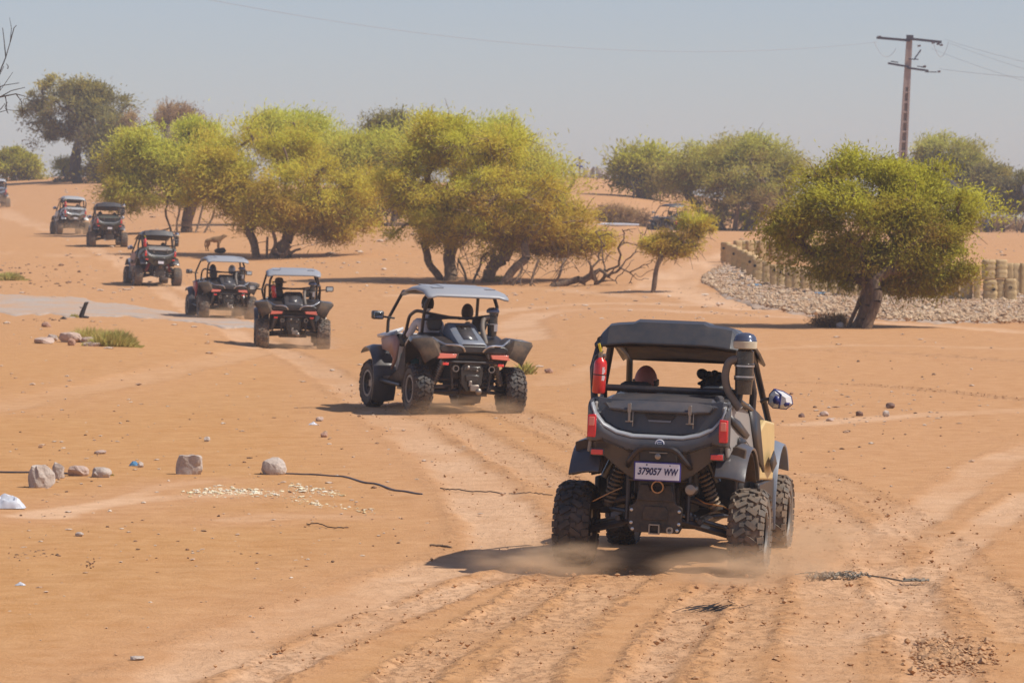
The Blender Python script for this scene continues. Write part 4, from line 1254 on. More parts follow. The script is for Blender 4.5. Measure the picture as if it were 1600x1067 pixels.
M['bark'] = bark_mat('brown_bark', (.07, .042, .026), (.22, .14, .085))
M['bark_dark'] = bark_mat('dark_bark', (.03, .022, .02), (.09, .065, .05))
M['bark_pale'] = bark_mat('dusty_bark', (.12, .08, .05), (.30, .20, .125))
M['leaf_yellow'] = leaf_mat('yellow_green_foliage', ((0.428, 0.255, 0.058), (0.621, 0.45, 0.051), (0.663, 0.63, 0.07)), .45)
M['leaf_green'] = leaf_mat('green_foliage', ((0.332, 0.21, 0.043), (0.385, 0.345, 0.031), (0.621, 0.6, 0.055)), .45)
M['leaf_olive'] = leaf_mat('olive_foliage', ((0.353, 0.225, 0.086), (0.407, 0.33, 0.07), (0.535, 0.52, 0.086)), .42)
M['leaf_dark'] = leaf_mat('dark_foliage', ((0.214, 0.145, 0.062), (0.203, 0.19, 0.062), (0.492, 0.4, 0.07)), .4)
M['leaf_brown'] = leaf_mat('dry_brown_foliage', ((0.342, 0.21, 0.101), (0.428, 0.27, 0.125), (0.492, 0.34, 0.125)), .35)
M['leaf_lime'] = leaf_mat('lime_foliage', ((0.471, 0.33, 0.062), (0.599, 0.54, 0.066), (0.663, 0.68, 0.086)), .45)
M['grass'] = leaf_mat('dry_yellow_grass', ((.42, .29, .12), (.54, .44, .14), (.52, .54, .15)), .4)

def leaves(name, P, D, L, W, tint, mat, parent, origin, flat=.0):
    """a strip-shaped leaf spray (two quads, bent) at each point P along direction D"""
    N = len(P)
    D = D / np.maximum(np.linalg.norm(D, axis=1, keepdims=True), 1e-6)
    rnd = rng.normal(size=(N, 3)) * .6 + np.array([.45, -.35, .85])     # blades turned towards the light
    S = np.cross(D, rnd); S /= np.maximum(np.linalg.norm(S, axis=1, keepdims=True), 1e-6)
    Nn = np.cross(D, S)
    L = L[:, None]; W = W[:, None]
    mid = P + D * L * .55 + Nn * L * .08
    tip = P + D * L + np.array([0, 0, -1.0]) * L * flat
    V = np.stack([P, mid - S * W * .5, tip, mid + S * W * .5], 1)
    V = (V - np.array(origin)).reshape(-1, 3)
    Fq = np.arange(N)[:, None] * 4 + np.array([[0, 1, 2, 3]])
    me = np_mesh(name, V, Fq, True)
    a = me.attributes.new('tint', 'FLOAT', 'POINT')
    a.data.foreach_set('value', np.repeat(np.clip(tint, 0, 1), 4).astype(np.float32))
    me.materials.append(mat)
    o = bpy.data.objects.new(name, me)
    COL.objects.link(o)
    if parent: o.parent = parent
    return o

def tube_net(edges, n=6):
    """edges: list of (p0, p1, r0, r1) -> MB"""
    mb = MB()
    for p0, p1, r0, r1 in edges: mb.tube([p0, p1], [r0, r1], n, cap=False)
    return mb

def skeleton(starts, targets, rnd, r_tip=.012, power=2.2, curve=.12, rmin=.0):
    """starts: list of (base, top, radius): targets attach to the nearest branch node; radii follow the pipe rule"""
    nodes, par, isbase = [], [], []
    for base, top, r in starts:
        k = 5
        prev = -1
        off = Vector((rnd.uniform(-1, 1), rnd.uniform(-1, 1), 0)) * (top - base).length * .10
        of2 = Vector((rnd.uniform(-1, 1), rnd.uniform(-1, 1), 0)) * (top - base).length * .06
        for i in range(k + 1):
            t = i / k
            nodes.append(base.lerp(top, t) + off * math.sin(t * math.pi) + of2 * math.sin(t * 2 * math.pi))
            par.append(prev); prev = len(nodes) - 1
    tg = sorted(targets, key=lambda p: min((p - s[1]).length for s in starts))
    for p in tg:
        best, bd = None, 1e9
        for i, q in enumerate(nodes):
            if par[i] == -1 or (i % 1): continue
            d = (p - q).length
            if p.z < q.z: d *= 1.25
            if d < bd: bd, best = d, i
        q = nodes[best]
        k = max(2, min(5, int(bd / .35)))
        d = p - q
        bow = Vector((rnd.gauss(0, 1), rnd.gauss(0, 1), rnd.gauss(.4, .8))) * min(bd, 1.6) * curve
        prev = best
        for i in range(1, k + 1):
            t = i / k
            nodes.append(q + d * t + bow * math.sin(t * math.pi))
            par.append(prev); prev = len(nodes) - 1
    ch = [0.0] * len(nodes)
    has = [False] * len(nodes)
    for i in range(len(nodes) - 1, -1, -1):
        if not has[i]: ch[i] = r_tip ** power
        if par[i] >= 0: ch[par[i]] += ch[i]; has[par[i]] = True
    rad = [max(rmin, c ** (1 / power)) for c in ch]
    return nodes, par, rad

def tree(name, label, cat, base_px, crown, nleaf, mat, bark='bark', trunks=None, leaf=(.22, .05), ncl=220, shell=.5, droop=.1, tint=(.5, .5), depthk=.8, group=None,
         ntarget=60, r_trunk=.22, seed=1, clump=.5, up=.3, gaps=.42, Y=None, Yoff=0.0, parts=('trunk', 'crown'), bare=0, twigs=0, kind=None, spread=1.0, crown_far=0.0):
    """crown: ellipses in photo pixels (cx, cy, rx, ry); trunks: (px, py_base, px_top, py_top, radius)"""
    rnd = random.Random(seed)
    base = ground_at(*base_px) if Y is None else on_ground(base_px[0], Y)
    Yc = base.y
    s = Yc / F
    t = thing(name, label, cat, base, group=group)
    ell = []
    for c in crown:
        cx, cy, rx, ry = c[:4]
        dy = (c[4] if len(c) > 4 else 0) * s
        p = at(cx, cy, Yc + dy + crown_far)
        ell.append((p, rx * s, rx * s * depthk, ry * s))
    vol = np.array([e[1] * e[2] * e[3] for e in ell]) ** .75
    vol /= vol.sum()
    # clump centres
    C, O = [], []
    gs = 2.1 / max(e[1] for e in ell)
    while len(C) < ncl:
        e = ell[np.searchsorted(np.cumsum(vol), rnd.random())]
        d = Vector((rnd.gauss(0, 1), rnd.gauss(0, 1), rnd.gauss(0, 1))).normalized()
        r = rnd.random() ** (1 / (1 + 2 * (1 + 2 * shell)))
        r *= .66 + .66 * float(vnoise(np.array([d.x * 2.6 + d.y * 1.3 + seed * 7.7 + e[0].x]), np.array([d.z * 2.6 + d.y * 1.7 + seed * 2.1]))[0])
        p = e[0] + Vector((d.x * e[1], d.y * e[2], d.z * e[3])) * r
        if vnoise(np.array([p.x * gs + 40 + seed * 3.1]), np.array([p.z * gs * 1.4 + p.y * gs * .7 + seed]))[0] < gaps - .12 * rnd.random(): continue
        C.append(p); O.append(Vector((d.x, d.y, d.z)))
    if trunks is None: trunks = [(base_px[0], base_px[1], crown[0][0], crown[0][1] + crown[0][3] * .5, r_trunk)]
    starts = []
    for tr in trunks:
        b = ground_at(tr[0], tr[1]) if Y is None else on_ground(tr[0], Y + (tr[5] if len(tr) > 5 else 0))
        b.z -= .08
        top = at(tr[2], tr[3], b.y + rnd.uniform(-.3, .3) * s * 60)
        starts.append((b, top, tr[4]))
    nodes, par, rad = skeleton(starts, [C[i] for i in rnd.sample(range(ncl), min(ntarget, ncl))], rnd)
    rmax = max(rad)
    r_t = max(x[2] for x in starts)
    k = r_t / rmax
    rad = [max(.010 * (1 + Yc / 120), r * k) for r in rad]
    ed, root = {}, []
    for i, p in enumerate(par):
        root.append(i if p < 0 else root[p])
        if p >= 0: ed[root[i]].append((nodes[p] - base, nodes[i] - base, rad[p], rad[i]))
        else: ed[i] = [(nodes[i] - base - Vector((0, 0, .12)), nodes[i] - base, rad[i] * 1.45, rad[i] * 1.1)]
    thin = [i for i in range(len(nodes)) if par[i] >= 0 and rad[i] < r_t * .45]
    if bare:
        for i in range(bare):     # bare twigs hanging out of the crown's underside
            ni = thin[rnd.randrange(len(thin))] if thin else len(nodes) - 1
            d = Vector((rnd.gauss(0, .7), rnd.gauss(0, .7), rnd.gauss(-.2, .6))).normalized()
            q = nodes[ni] - base
            r0 = min(rad[ni], .010 * (1 + Yc / 170))
            for j in range(3):
                q2 = q + d * rnd.uniform(.15, .4) * twigs
                ed[root[ni]].append((q, q2, r0, r0 * .7)); q = q2; r0 *= .7
                d = (d + Vector((rnd.gauss(0, .5), rnd.gauss(0, .5), rnd.gauss(0, .4)))).normalized()
    for es in ed.values():
        tube_net(es).build(parts[0], M[bark], t, sharp=None).data.polygons.foreach_set('use_smooth', np.ones(len(es) * 6, dtype=bool))
    if nleaf:
        Cn = np.array([c[:] for c in C]); On = np.array([o[:] for o in O])
        ci = rng.integers(0, ncl, nleaf)
        nleaf = int(nleaf * 1.55); ci = rng.integers(0, ncl, nleaf)
        leaf = (leaf[0] * .92, leaf[1] * .85)
        rc = np.array([rnd.uniform(.5, 1.35) for _ in range(ncl)]) * clump * 1.12
        nleaf = int(nleaf * .82); ci = ci[:nleaf]; far_ = np.where(rng.random(nleaf) < .06, 1.55, 1.0)[:, None]
        P = Cn[ci] + far_ * rng.normal(size=(nleaf, 3)) * rc[ci][:, None] * np.array([1, 1, .62]) * .55
        cd_ = On + rng.normal(size=(ncl, 3)) * .5 + np.array([0, 0, up])
        D = cd_[ci] * .8 + rng.normal(size=(nleaf, 3)) * .75 + np.array([0, 0, -droop])
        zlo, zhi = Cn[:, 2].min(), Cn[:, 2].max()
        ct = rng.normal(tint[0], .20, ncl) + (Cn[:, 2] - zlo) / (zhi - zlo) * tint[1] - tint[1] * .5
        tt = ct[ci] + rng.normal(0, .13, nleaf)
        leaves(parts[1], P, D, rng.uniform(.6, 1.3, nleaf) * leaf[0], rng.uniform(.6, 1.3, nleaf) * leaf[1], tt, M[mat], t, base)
    if kind: t['kind'] = kind
    return t

def tuft(name, label, cat, px, py, w_px, h_px, n, mat, seed=0, group=None, leafw=.02, lean=0.0, d=.5):
    base = ground_at(px, py)
    s = base.y / F
    t_o = np.array(base[:])
    x = rng.normal(0, .36, n) * w_px * s; y = rng.normal(0, .36, n) * w_px * s * d
    x = np.clip(x, -w_px * s * .7, w_px * s * .7)
    P = t_o + np.stack([x, y, np.zeros(n)], -1)
    P[:, 2] = gz_np(P[:, 0], P[:, 1]) - .01
    edge = np.clip(1.1 - (np.abs(x) / (w_px * s * .6)) ** 2, .25, 1)
    D = np.stack([x / (w_px * s) * 1.3 + lean + rng.normal(0, .45, n), rng.normal(0, .5, n), np.ones(n)], -1)
    o = leaves(name, P, D, rng.uniform(.4, 1.1, n) * h_px * s * edge, np.full(n, leafw), rng.normal(.55, .25, n), M[mat], None, (0, 0, 0), .12)
    me = o.data
    me.transform(Matrix.Translation(-base)); o.location = base
    return tagit(o, label, cat, group, 'stuff' if cat == 'grass' else None)
# ------------------------------------------------------------------ trees and shrubs (nearest first)
T = 'dusty trees along the sandy track'
tree('tree', 'broad green tree with twisted brown trunk beside the pale stone bed on the right', 'tree', (1338, 511),
     [(1370, 345, 150, 92), (1312, 288, 66, 46), (1432, 312, 88, 52), (1255, 350, 66, 36), (1478, 395, 72, 62), (1532, 388, 24, 26), (1208, 352, 28, 14), (1335, 402, 105, 38), (1425, 420, 60, 36), (1365, 300, 70, 46), (1390, 290, 50, 34)],
     72000, 'leaf_green', 'bark', [(1324, 512, 1348, 425, .15), (1338, 512, 1362, 420, .17), (1352, 514, 1366, 438, .08)], leaf=(.13, .036), ncl=260, shell=.45, droop=.35, tint=(.56, .45), ntarget=120, seed=16, clump=.35, gaps=.40, bare=160, twigs=.9, group=T)
tree('tree', 'wide yellow green tree with many thin bare stems in the centre', 'tree', (745, 441),
     [(770, 300, 160, 92), (680, 272, 78, 72), (735, 222, 90, 34), (865, 330, 84, 62), (632, 322, 52, 44), (915, 340, 38, 44), (770, 345, 150, 36), (690, 205, 40, 20), (620, 348, 38, 20), (918, 358, 44, 30), (900, 325, 50, 40)],
     80000, 'leaf_yellow', 'bark_pale', [(738, 442, 752, 405, .24), (702, 439, 706, 385, .13), (728, 440, 716, 405, .07), (782, 445, 822, 405, .14), (828, 447, 842, 405, .08), (800, 446, 815, 412, .07), (760, 441, 775, 410, .09), (856, 447, 884, 404, .09), (690, 438, 668, 400, .05)],
     leaf=(.20, .040), ncl=270, shell=.45, droop=.1, tint=(.66, .6), ntarget=240, seed=23, clump=.46, gaps=.46, bare=700, twigs=1.4, group=T)
tree('tree', 'feathery yellow green tree with forked leaning trunk behind the dog', 'tree', (408, 402),
     [(400, 262, 92, 62), (470, 296, 108, 62), (550, 322, 42, 40), (350, 282, 60, 50), (430, 328, 115, 30), (540, 360, 40, 18)],
     62000, 'leaf_yellow', 'bark_pale', [(402, 403, 388, 362, .26), (416, 403, 418, 370, .17), (428, 403, 448, 378, .14), (424, 403, 430, 375, .10), (436, 404, 455, 385, .07)], leaf=(.25, .045), ncl=210, shell=.42, droop=.05, tint=(.66, .6), ntarget=130, seed=31, clump=.55, gaps=.47, bare=220, twigs=1.5, group=T)
tree('tree', 'fresh green crown rising above the right side of the forked tree', 'tree', (500, 352), [(452, 214, 76, 34), (525, 236, 46, 28), (405, 205, 40, 20)], 22000, 'leaf_lime', 'bark', [(500, 353, 480, 270, .26)], leaf=(.30, .06), ncl=150, tint=(.75, .4), ntarget=60, seed=33, clump=.75, gaps=.36, group=T)
tree('tree', 'bright yellow green tree with straight trunk behind the line of buggies on the left', 'tree', (278, 363),
     [(255, 232, 72, 46), (212, 265, 44, 44), (300, 250, 58, 50), (245, 300, 82, 32), (325, 268, 40, 46), (190, 300, 26, 20)],
     46000, 'leaf_lime', 'bark_pale', [(278, 364, 280, 315, .30), (292, 363, 300, 318, .10), (304, 364, 318, 320, .09), (318, 364, 335, 325, .09), (268, 363, 262, 318, .10)], leaf=(.30, .055), ncl=180, shell=.42, droop=.05, tint=(.62, .6), ntarget=110, seed=43, clump=.64, gaps=.45, bare=160, twigs=1.6, group=T)
tree('tree', 'green rounded tree between the two large yellow green trees', 'tree', (606, 353),
     [(578, 262, 52, 42), (600, 306, 52, 36), (560, 240, 40, 26), (548, 300, 36, 34), (610, 240, 36, 30)], 26000, 'leaf_lime', 'bark', [(606, 354, 585, 310, .22), (596, 353, 560, 320, .14), (614, 354, 625, 315, .14)], leaf=(.30, .06), ncl=190, droop=.1, tint=(.5, .5), ntarget=70, seed=5, clump=.7, gaps=.3, bare=60, twigs=1.6, group=T)
tree('tree', 'bright green tree whose top shows above the wide centre tree', 'tree', (718, 352), [(720, 222, 92, 34), (790, 250, 70, 36), (660, 205, 34, 20), (850, 290, 60, 40)], 26000, 'leaf_lime', 'bark', [(718, 353, 715, 280, .3), (760, 353, 790, 290, .2)], leaf=(.34, .07), ncl=190, tint=(.62, .4), ntarget=60, seed=8, clump=.8, gaps=.25, group=T)
tree('tree', 'small dark green crown rising behind the gap left of the centre tree', 'tree', (622, 340), [(616, 200, 30, 18), (596, 208, 16, 13), (636, 218, 22, 16)], 9000, 'leaf_dark', 'bark_dark', [(622, 342, 618, 225, .22)], leaf=(.24, .08), ncl=70, tint=(.5, .4), ntarget=30, seed=9, clump=.7, gaps=.35, group=T)
tree('tree', 'tall dark tree with dense branches standing on the left skyline', 'tree', (124, 284),
     [(115, 182, 82, 50), (68, 216, 44, 28), (152, 178, 46, 46), (172, 226, 32, 34), (112, 146, 52, 24), (46, 226, 24, 16), (92, 230, 40, 16)],
     26000, 'leaf_dark', 'bark_dark', [(124, 286, 118, 244, .42)], leaf=(.30, .12), ncl=230, shell=.5, droop=.1, tint=(.50, .5), ntarget=200, seed=61, clump=.62, gaps=.54, bare=120, twigs=1.2, group=T)
tree('tree', 'dark green bushy tree tucked between the tall dark tree and the bright tree', 'tree', (172, 286), [(172, 245, 30, 34), (160, 215, 24, 30), (186, 270, 26, 18)], 11000, 'leaf_dark', 'bark_dark', [(172, 287, 170, 255, .3)], leaf=(.4, .13), ncl=90, tint=(.35, .4), ntarget=40, seed=62, clump=.8, gaps=.35, group=T)
tree('shrub', 'low green shrub on the skyline at the far left edge', 'shrub', (28, 282), [(20, 256, 34, 20), (48, 265, 20, 13), (-8, 252, 22, 22)], 9000, 'leaf_green', 'bark_dark', [(28, 283, 22, 265, .12), (44, 283, 50, 268, .1)], leaf=(.36, .12), ncl=80, tint=(.6, .4), ntarget=30, seed=63, clump=.6, gaps=.3, group='shrubs on the far skyline')
tree('shrub', 'small pale shrub behind the foot of the tall dark tree', 'shrub', (106, 284), [(106, 264, 16, 13), (150, 270, 22, 12)], 4000, 'leaf_olive', 'bark_dark', [(106, 285, 106, 270, .08)], leaf=(.34, .1), ncl=50, tint=(.6, .4), ntarget=16, seed=64, clump=.55, gaps=.3, group='shrubs on the far skyline')
tree('tree', 'bare brown tree top rising above the bright tree on the left', 'tree', (262, 292), [(264, 184, 54, 18), (214, 186, 18, 10), (250, 205, 50, 18)], 8000, 'leaf_brown', 'bark', [(262, 294, 262, 225, .35)], leaf=(.36, .06), ncl=120, tint=(.4, .3), ntarget=100, seed=65, clump=.6, gaps=.45, bare=160, twigs=1.2, group=T)
tree('tree', 'slender small tree with leaning bare trunk in front of the distant buggy', 'tree', (1019, 456),
     [(1094, 350, 26, 24), (1040, 384, 34, 16), (1066, 380, 30, 18), (1098, 362, 18, 18)], 11000, 'leaf_yellow', 'bark_pale', [(1019, 457, 1033, 402, .085)], leaf=(.17, .034), ncl=80, droop=.0, up=.5, tint=(.6, .45), ntarget=60, seed=71, clump=.27, gaps=.43, bare=110, twigs=.9, group=T)
tree('tree', 'rounded green tree with several stems at the left end of the distant grove', 'tree', (1000, 309), [(1000, 262, 36, 26), (982, 272, 22, 18), (1018, 272, 28, 22), (1040, 262, 22, 26)], 12000, 'leaf_green', 'bark_dark', [(1004, 310, 995, 280, .22), (990, 310, 985, 284, .16), (1016, 310, 1020, 284, .16)], leaf=(.42, .12), ncl=80, tint=(.55, .6), ntarget=50, seed=81, clump=.85, gaps=.42, group=T)
tree('tree', 'wide brownish green thicket of trees behind the small leaning tree', 'tree', (1145, 360),
     [(1140, 258, 80, 42), (1090, 275, 52, 38), (1192, 275, 48, 46), (1150, 305, 84, 40), (1105, 238, 28, 22), (1165, 232, 34, 18), (1215, 265, 30, 30)], 36000, 'leaf_olive', 'bark', [(1135, 360, 1110, 310, .22), (1148, 361, 1150, 305, .24), (1160, 360, 1185, 310, .2), (1125, 359, 1080, 310, .16), (1170, 361, 1215, 320, .12)], leaf=(.34, .07), ncl=190, tint=(.58, .8), ntarget=110, seed=82, clump=.75, gaps=.42, bare=260, twigs=1.7, group=T)
tree('tree', 'round green tree standing right of the concrete power pole', 'tree', (1480, 362), [(1480, 250, 52, 40), (1500, 286, 42, 38), (1452, 275, 30, 34), (1515, 262, 26, 28)], 22000, 'leaf_olive', 'bark_dark', [(1480, 363, 1480, 300, .3), (1490, 363, 1505, 310, .2)], leaf=(.36, .09), ncl=120, tint=(.68, .5), ntarget=80, seed=83, clump=.62, gaps=.38, bare=80, twigs=1.3, group=T)
tree('tree', 'small sparse dark tree on the right, second from the picture edge', 'tree', (1549, 362), [(1552, 282, 24, 22), (1546, 308, 22, 18)], 7000, 'leaf_dark', 'bark_dark', [(1549, 363, 1550, 310, .14), (1543, 363, 1535, 320, .09)], leaf=(.34, .1), ncl=80, tint=(.55, .4), ntarget=40, seed=84, clump=.55, gaps=.36, bare=60, twigs=1.2, group=T)
tree('tree', 'small sparse dark tree at the far right edge', 'tree', (1590, 363), [(1592, 295, 26, 24), (1610, 300, 26, 28), (1582, 318, 20, 14)], 8000, 'leaf_dark', 'bark_dark', [(1590, 364, 1594, 315, .14), (1597, 364, 1612, 318, .1)], leaf=(.34, .1), ncl=90, tint=(.45, .4), ntarget=44, seed=85, clump=.55, gaps=.36, bare=60, twigs=1.2, group=T)
tree('shrub', 'low greyish brown dry shrub beside the centre tree', 'shrub', (962, 349), [(955, 336, 20, 12), (980, 338, 14, 9), (1000, 341, 8, 7)], 6000, 'leaf_brown', 'bark', [(962, 350, 960, 340, .06)], leaf=(.26, .04), ncl=70, tint=(.3, .3), ntarget=40, seed=86, clump=.4, gaps=.2, bare=60, twigs=.8, group='dry shrubs')
tree('shrub', 'dark dry hedge shrub under the sparse trees on the right edge', 'shrub', (1568, 362), [(1570, 350, 34, 8), (1540, 352, 20, 7)], 5000, 'leaf_brown', 'bark', [(1568, 363, 1568, 352, .06)], leaf=(.26, .05), ncl=70, tint=(.1, .2), ntarget=30, seed=87, clump=.4, gaps=.2, group='dry shrubs')
tree('shrub', 'small tuft of shrub at the left foot of the bright tree', 'shrub', (186, 300), [(186, 292, 14, 7)], 2500, 'leaf_olive', 'bark', [(186, 301, 186, 294, .05)], leaf=(.3, .05), ncl=30, tint=(.4, .3), ntarget=14, seed=88, clump=.4, gaps=.2, group='dry shrubs')
tree('shrub', 'dry brown twiggy heap at the foot of the broad green tree', 'shrub', (1298, 511), [(1290, 504, 16, 6), (1310, 502, 10, 6)], 1800, 'leaf_brown', 'bark_dark', [(1298, 512, 1296, 506, .03)], leaf=(.12, .02), ncl=40, tint=(.2, .3), ntarget=24, seed=89, clump=.14, gaps=.2, bare=40, twigs=.35, group='dry shrubs')

# sprawling dead boughs lying to the right of the centre tree
def bough(name, label, starts, targets, r, seed, Yd=0, bark='bark', group=None):
    rnd = random.Random(seed)
    b0 = ground_at(*starts[0][:2])
    t = thing(name, label, 'branch', b0, group=group)
    st = []
    for px, py, tx, ty, rr in starts:
        b = ground_at(px, py); b.z -= .03
        st.append((b, at(tx, ty, b.y + Yd), rr))
    tg = [at(x, y, b0.y + rnd.uniform(-.9, .9)) for x, y in targets]
    nodes, par, rad = skeleton(st, tg, rnd, curve=.09)
    k = r / max(rad)
    ed = [((nodes[p] if p >= 0 else nodes[i]) - b0, nodes[i] - b0, max(.010, r * ((rad[p] if p >= 0 else rad[i]) / max(rad)) ** 1.5), max(.010, r * (rad[i] / max(rad)) ** 1.5)) for i, p in enumerate(par)]
    root = []
    for i, p in enumerate(par): root.append(i if p < 0 else root[p])
    rt = [q for q, e in zip(root, ed) if (e[0] - e[1]).length > 1e-5]
    ed = [e for e in ed if (e[0] - e[1]).length > 1e-5]
    for r_i in sorted(set(root)):
        o = tube_net([e for e, q in zip(ed, rt) if q == r_i]).build('branch', M[bark], t, sharp=None)
        o.data.polygons.foreach_set('use_smooth', np.ones(len(o.data.polygons), dtype=bool))
    return t
rb = random.Random(77)
bough('fallen_branch', 'sprawling bare dead branches lying on the sand right of the centre tree', [(862, 448, 905, 436, .12), (858, 446, 893, 408, .08)],
      [(880, 400), (905, 402), (925, 398), (945, 385), (930, 440), (950, 432), (965, 445), (985, 440), (1000, 446), (960, 420), (985, 410), (1005, 395), (1000, 418), (1020, 405), (925, 418), (905, 425), (975, 450), (930, 449),
       (960, 372), (985, 362), (1008, 372), (1000, 385), (975, 380), (945, 410), (1010, 352), (990, 395), (970, 398), (950, 365), (1024, 420), (1014, 436), (915, 446), (898, 448)] + [(rb.uniform(930, 1015), rb.uniform(355, 440)) for _ in range(60)], .13, 4)
bough('fallen_branch', 'short bent dead branch on the ground right of the forked trunk', [(436, 404, 445, 396, .10)], [(450, 392), (462, 391), (455, 400), (440, 402), (470, 389), (448, 401)], .09, 5)
bough('fallen_branch', 'low heap of dry branches at the foot of the tall dark tree', [(86, 285, 92, 281, .10)], [(90, 280), (100, 283), (110, 282), (118, 281), (105, 279), (84, 283), (96, 278)], .12, 6)

# leafless branches reaching in from a tree beyond the left edge
def edge_tree():
    Y = 70.0
    b = on_ground(-150, Y)
    t = thing('tree', 'bare leafless twigs reaching into the sky at the upper left edge', 'tree', b, group=T)
    q = lambda x, y, d=0: at(x, y, Y + d) - b
    mb = MB().tube([Vector((0, 0, -.1)), q(-146, 400), q(-152, 260), q(-128, 190)], [.30, .22, .18, .12], 8)
    mb.tube([q(-128, 190), q(-80, 172), q(-30, 160), q(0, 152), q(25, 147), q(46, 153)], [.12, .06, .025, .016, .010, .005], 6)
    mb.tube([q(-128, 190), q(-70, 150), q(-20, 128), q(0, 112), q(9, 90), q(16, 66), q(18, 45), q(15, 28)], [.12, .06, .026, .013, .010, .008, .006, .004], 6)
    for pts in ([(-20, 128), (0, 142), (10, 128), (20, 113)], [(-30, 160), (-8, 178), (12, 172), (34, 174)], [(8, 150), (10, 160), (11, 176)], [(0, 152), (18, 142), (39, 137)], [(16, 66), (22, 44), (26, 40)],
                [(9, 90), (6, 60), (4, 44)], [(11, 160), (8, 168), (13, 178)], [(0, 142), (-2, 120), (6, 104)], [(25, 147), (33, 158), (36, 178)], [(-8, 178), (2, 170), (8, 162)], [(12, 108), (13, 104), (10, 100)], [(-30, 160), (4, 134), (30, 130)]):
        mb.tube([q(*p) for p in pts], [.011, .008, .006, .004][:len(pts)], 5)
    mb.build('trunk', M['bark_dark'], t, sharp=None)
edge_tree()

# grass and weeds
W = 'weeds and dry grass on the sand'
tuft('grass_tuft', 'large yellow green grass tuft beside the pile of pale stones', 'grass', 176, 541, 62, 34, 2600, 'grass', leafw=.016, group=W, lean=.25)
tuft('grass_tuft', 'thin wispy grass behind the pile of pale stones', 'grass', 140, 528, 70, 24, 800, 'grass', leafw=.012, group=W)
tuft('grass_tuft', 'olive grass clump at the left edge above the grey path', 'grass', 14, 438, 40, 17, 1200, 'grass', leafw=.03, group=W)
tuft('weed', 'small bright yellow weed right of the open buggy', 'plant', 820, 585, 22, 30, 130, 'grass', leafw=.03, group=W)
tuft('weed', 'yellow weed at the foot of the centre tree', 'plant', 775, 440, 30, 14, 500, 'grass', leafw=.03, group=W)
tuft('weed', 'tiny yellow green sprig left of the black boot', 'plant', 116, 496, 12, 9, 120, 'grass', leafw=.02, group=W)
tuft('weed', 'small green sprig between the pale blocks on the left', 'plant', 173, 743, 9, 7, 60, 'grass', leafw=.01, group=W)

# ------------------------------------------------------------------ stone bed and the low wall of tan drums
bed = [(1098, 432, 442), (1130, 412, 462), (1180, 420, 478), (1240, 442, 490), (1300, 452, 498), (1400, 456, 502), (1500, 458, 506), (1600, 460, 506), (1680, 462, 506)]
sheet('stone_bed', bed, gravel_mat('stone_bed_base', (.34, .26, .20), (.50, .42, .34), 5), .05, nx=90, ny=16)

def scatter_stones(name, pts, sizes, mat, kind='stuff', flat=.6, seed=0, lift=.25, tint=None):
    """many small angular stones joined as one object"""
    r = np.random.default_rng(seed)
    N = len(pts)
    base = np.array([[1, 0, 0], [0, 1, 0], [-1, 0, 0], [0, -1, 0], [.0, 0, 1], [0, 0, -1], [.62, .62, .45], [-.62, .62, .45], [-.62, -.62, .45], [.62, -.62, .45]], float)
    fc = np.array([[0, 6, 9], [1, 7, 6], [2, 8, 7], [3, 9, 8], [4, 6, 7], [4, 7, 8], [4, 8, 9], [4, 9, 6], [5, 1, 0], [5, 2, 1], [5, 3, 2], [5, 0, 3], [0, 1, 6], [1, 2, 7], [2, 3, 8], [3, 0, 9]])
    V = base[None] * (1 + r.normal(0, .16, (N, 10, 1))) + r.normal(0, .06, (N, 10, 3))
    a = r.uniform(0, 6.28, N); ca, sa = np.cos(a)[:, None], np.sin(a)[:, None]
    sc = np.stack([r.uniform(.7, 1.4, N), r.uniform(.6, 1.1, N), r.uniform(.7, 1.2, N) * flat], -1)
    V = V * sc[:, None]
    V = np.stack([V[..., 0] * ca - V[..., 1] * sa, V[..., 0] * sa + V[..., 1] * ca, V[..., 2]], -1)
    V = V * np.asarray(sizes)[:, None, None]
    P = np.array(pts) + np.c_[np.zeros(N), np.zeros(N), np.asarray(sizes) * lift * flat]
    V = (V + P[:, None]).reshape(-1, 3)
    Fq = (fc[None] + (np.arange(N) * 10)[:, None, None]).reshape(-1, 3)
    me = np_mesh(name, V, Fq, False)
    at_ = me.attributes.new('tint', 'FLOAT', 'POINT')
    at_.data.foreach_set('value', np.repeat(r.random(N), 10).astype(np.float32))
    me.materials.append(mat)
    o = bpy.data.objects.new(name, me)
    COL.objects.link(o)
    o['kind'] = kind
    return o
def tint_mat(name, cols, rough=.9):
    m, n, l, b = new_mat(name)
    a = n.new('ShaderNodeAttribute'); a.attribute_name = 'tint'
    cr = n.new('ShaderNodeValToRGB'); cr.color_ramp.interpolation = 'LINEAR'
    e = cr.color_ramp.elements
    e[0].position = 0; e[0].color = (*cols[0], 1); e[1].position = 1; e[1].color = (*cols[-1], 1)
    for i, c in enumerate(cols[1:-1]):
        x = e.new((i + 1) / (len(cols) - 1)); x.color = (*c, 1)
    l.new(a.outputs['Fac'], cr.inputs[0])
    geo = n.new('ShaderNodeNewGeometry')
    l.new(mixc(n, l, ramp(n, l, noise(n, l, geo.outputs['Position'], 14, 5, .7), .4, .75), cr.outputs[0], (.42, .25, .14)), b.inputs['Base Color'])
    b.inputs['Roughness'].default_value = rough
    return m
stone_mat = tint_mat('pale_stones', [(.32, .20, .115), (.47, .33, .21), (.64, .51, .35), (.38, .23, .13), (.54, .40, .25)])
def bed_y(px, k): return float(np.interp(px, [b[0] for b in bed], [b[k] for b in bed]))
pts, szs = [], []
rr = random.Random(15)
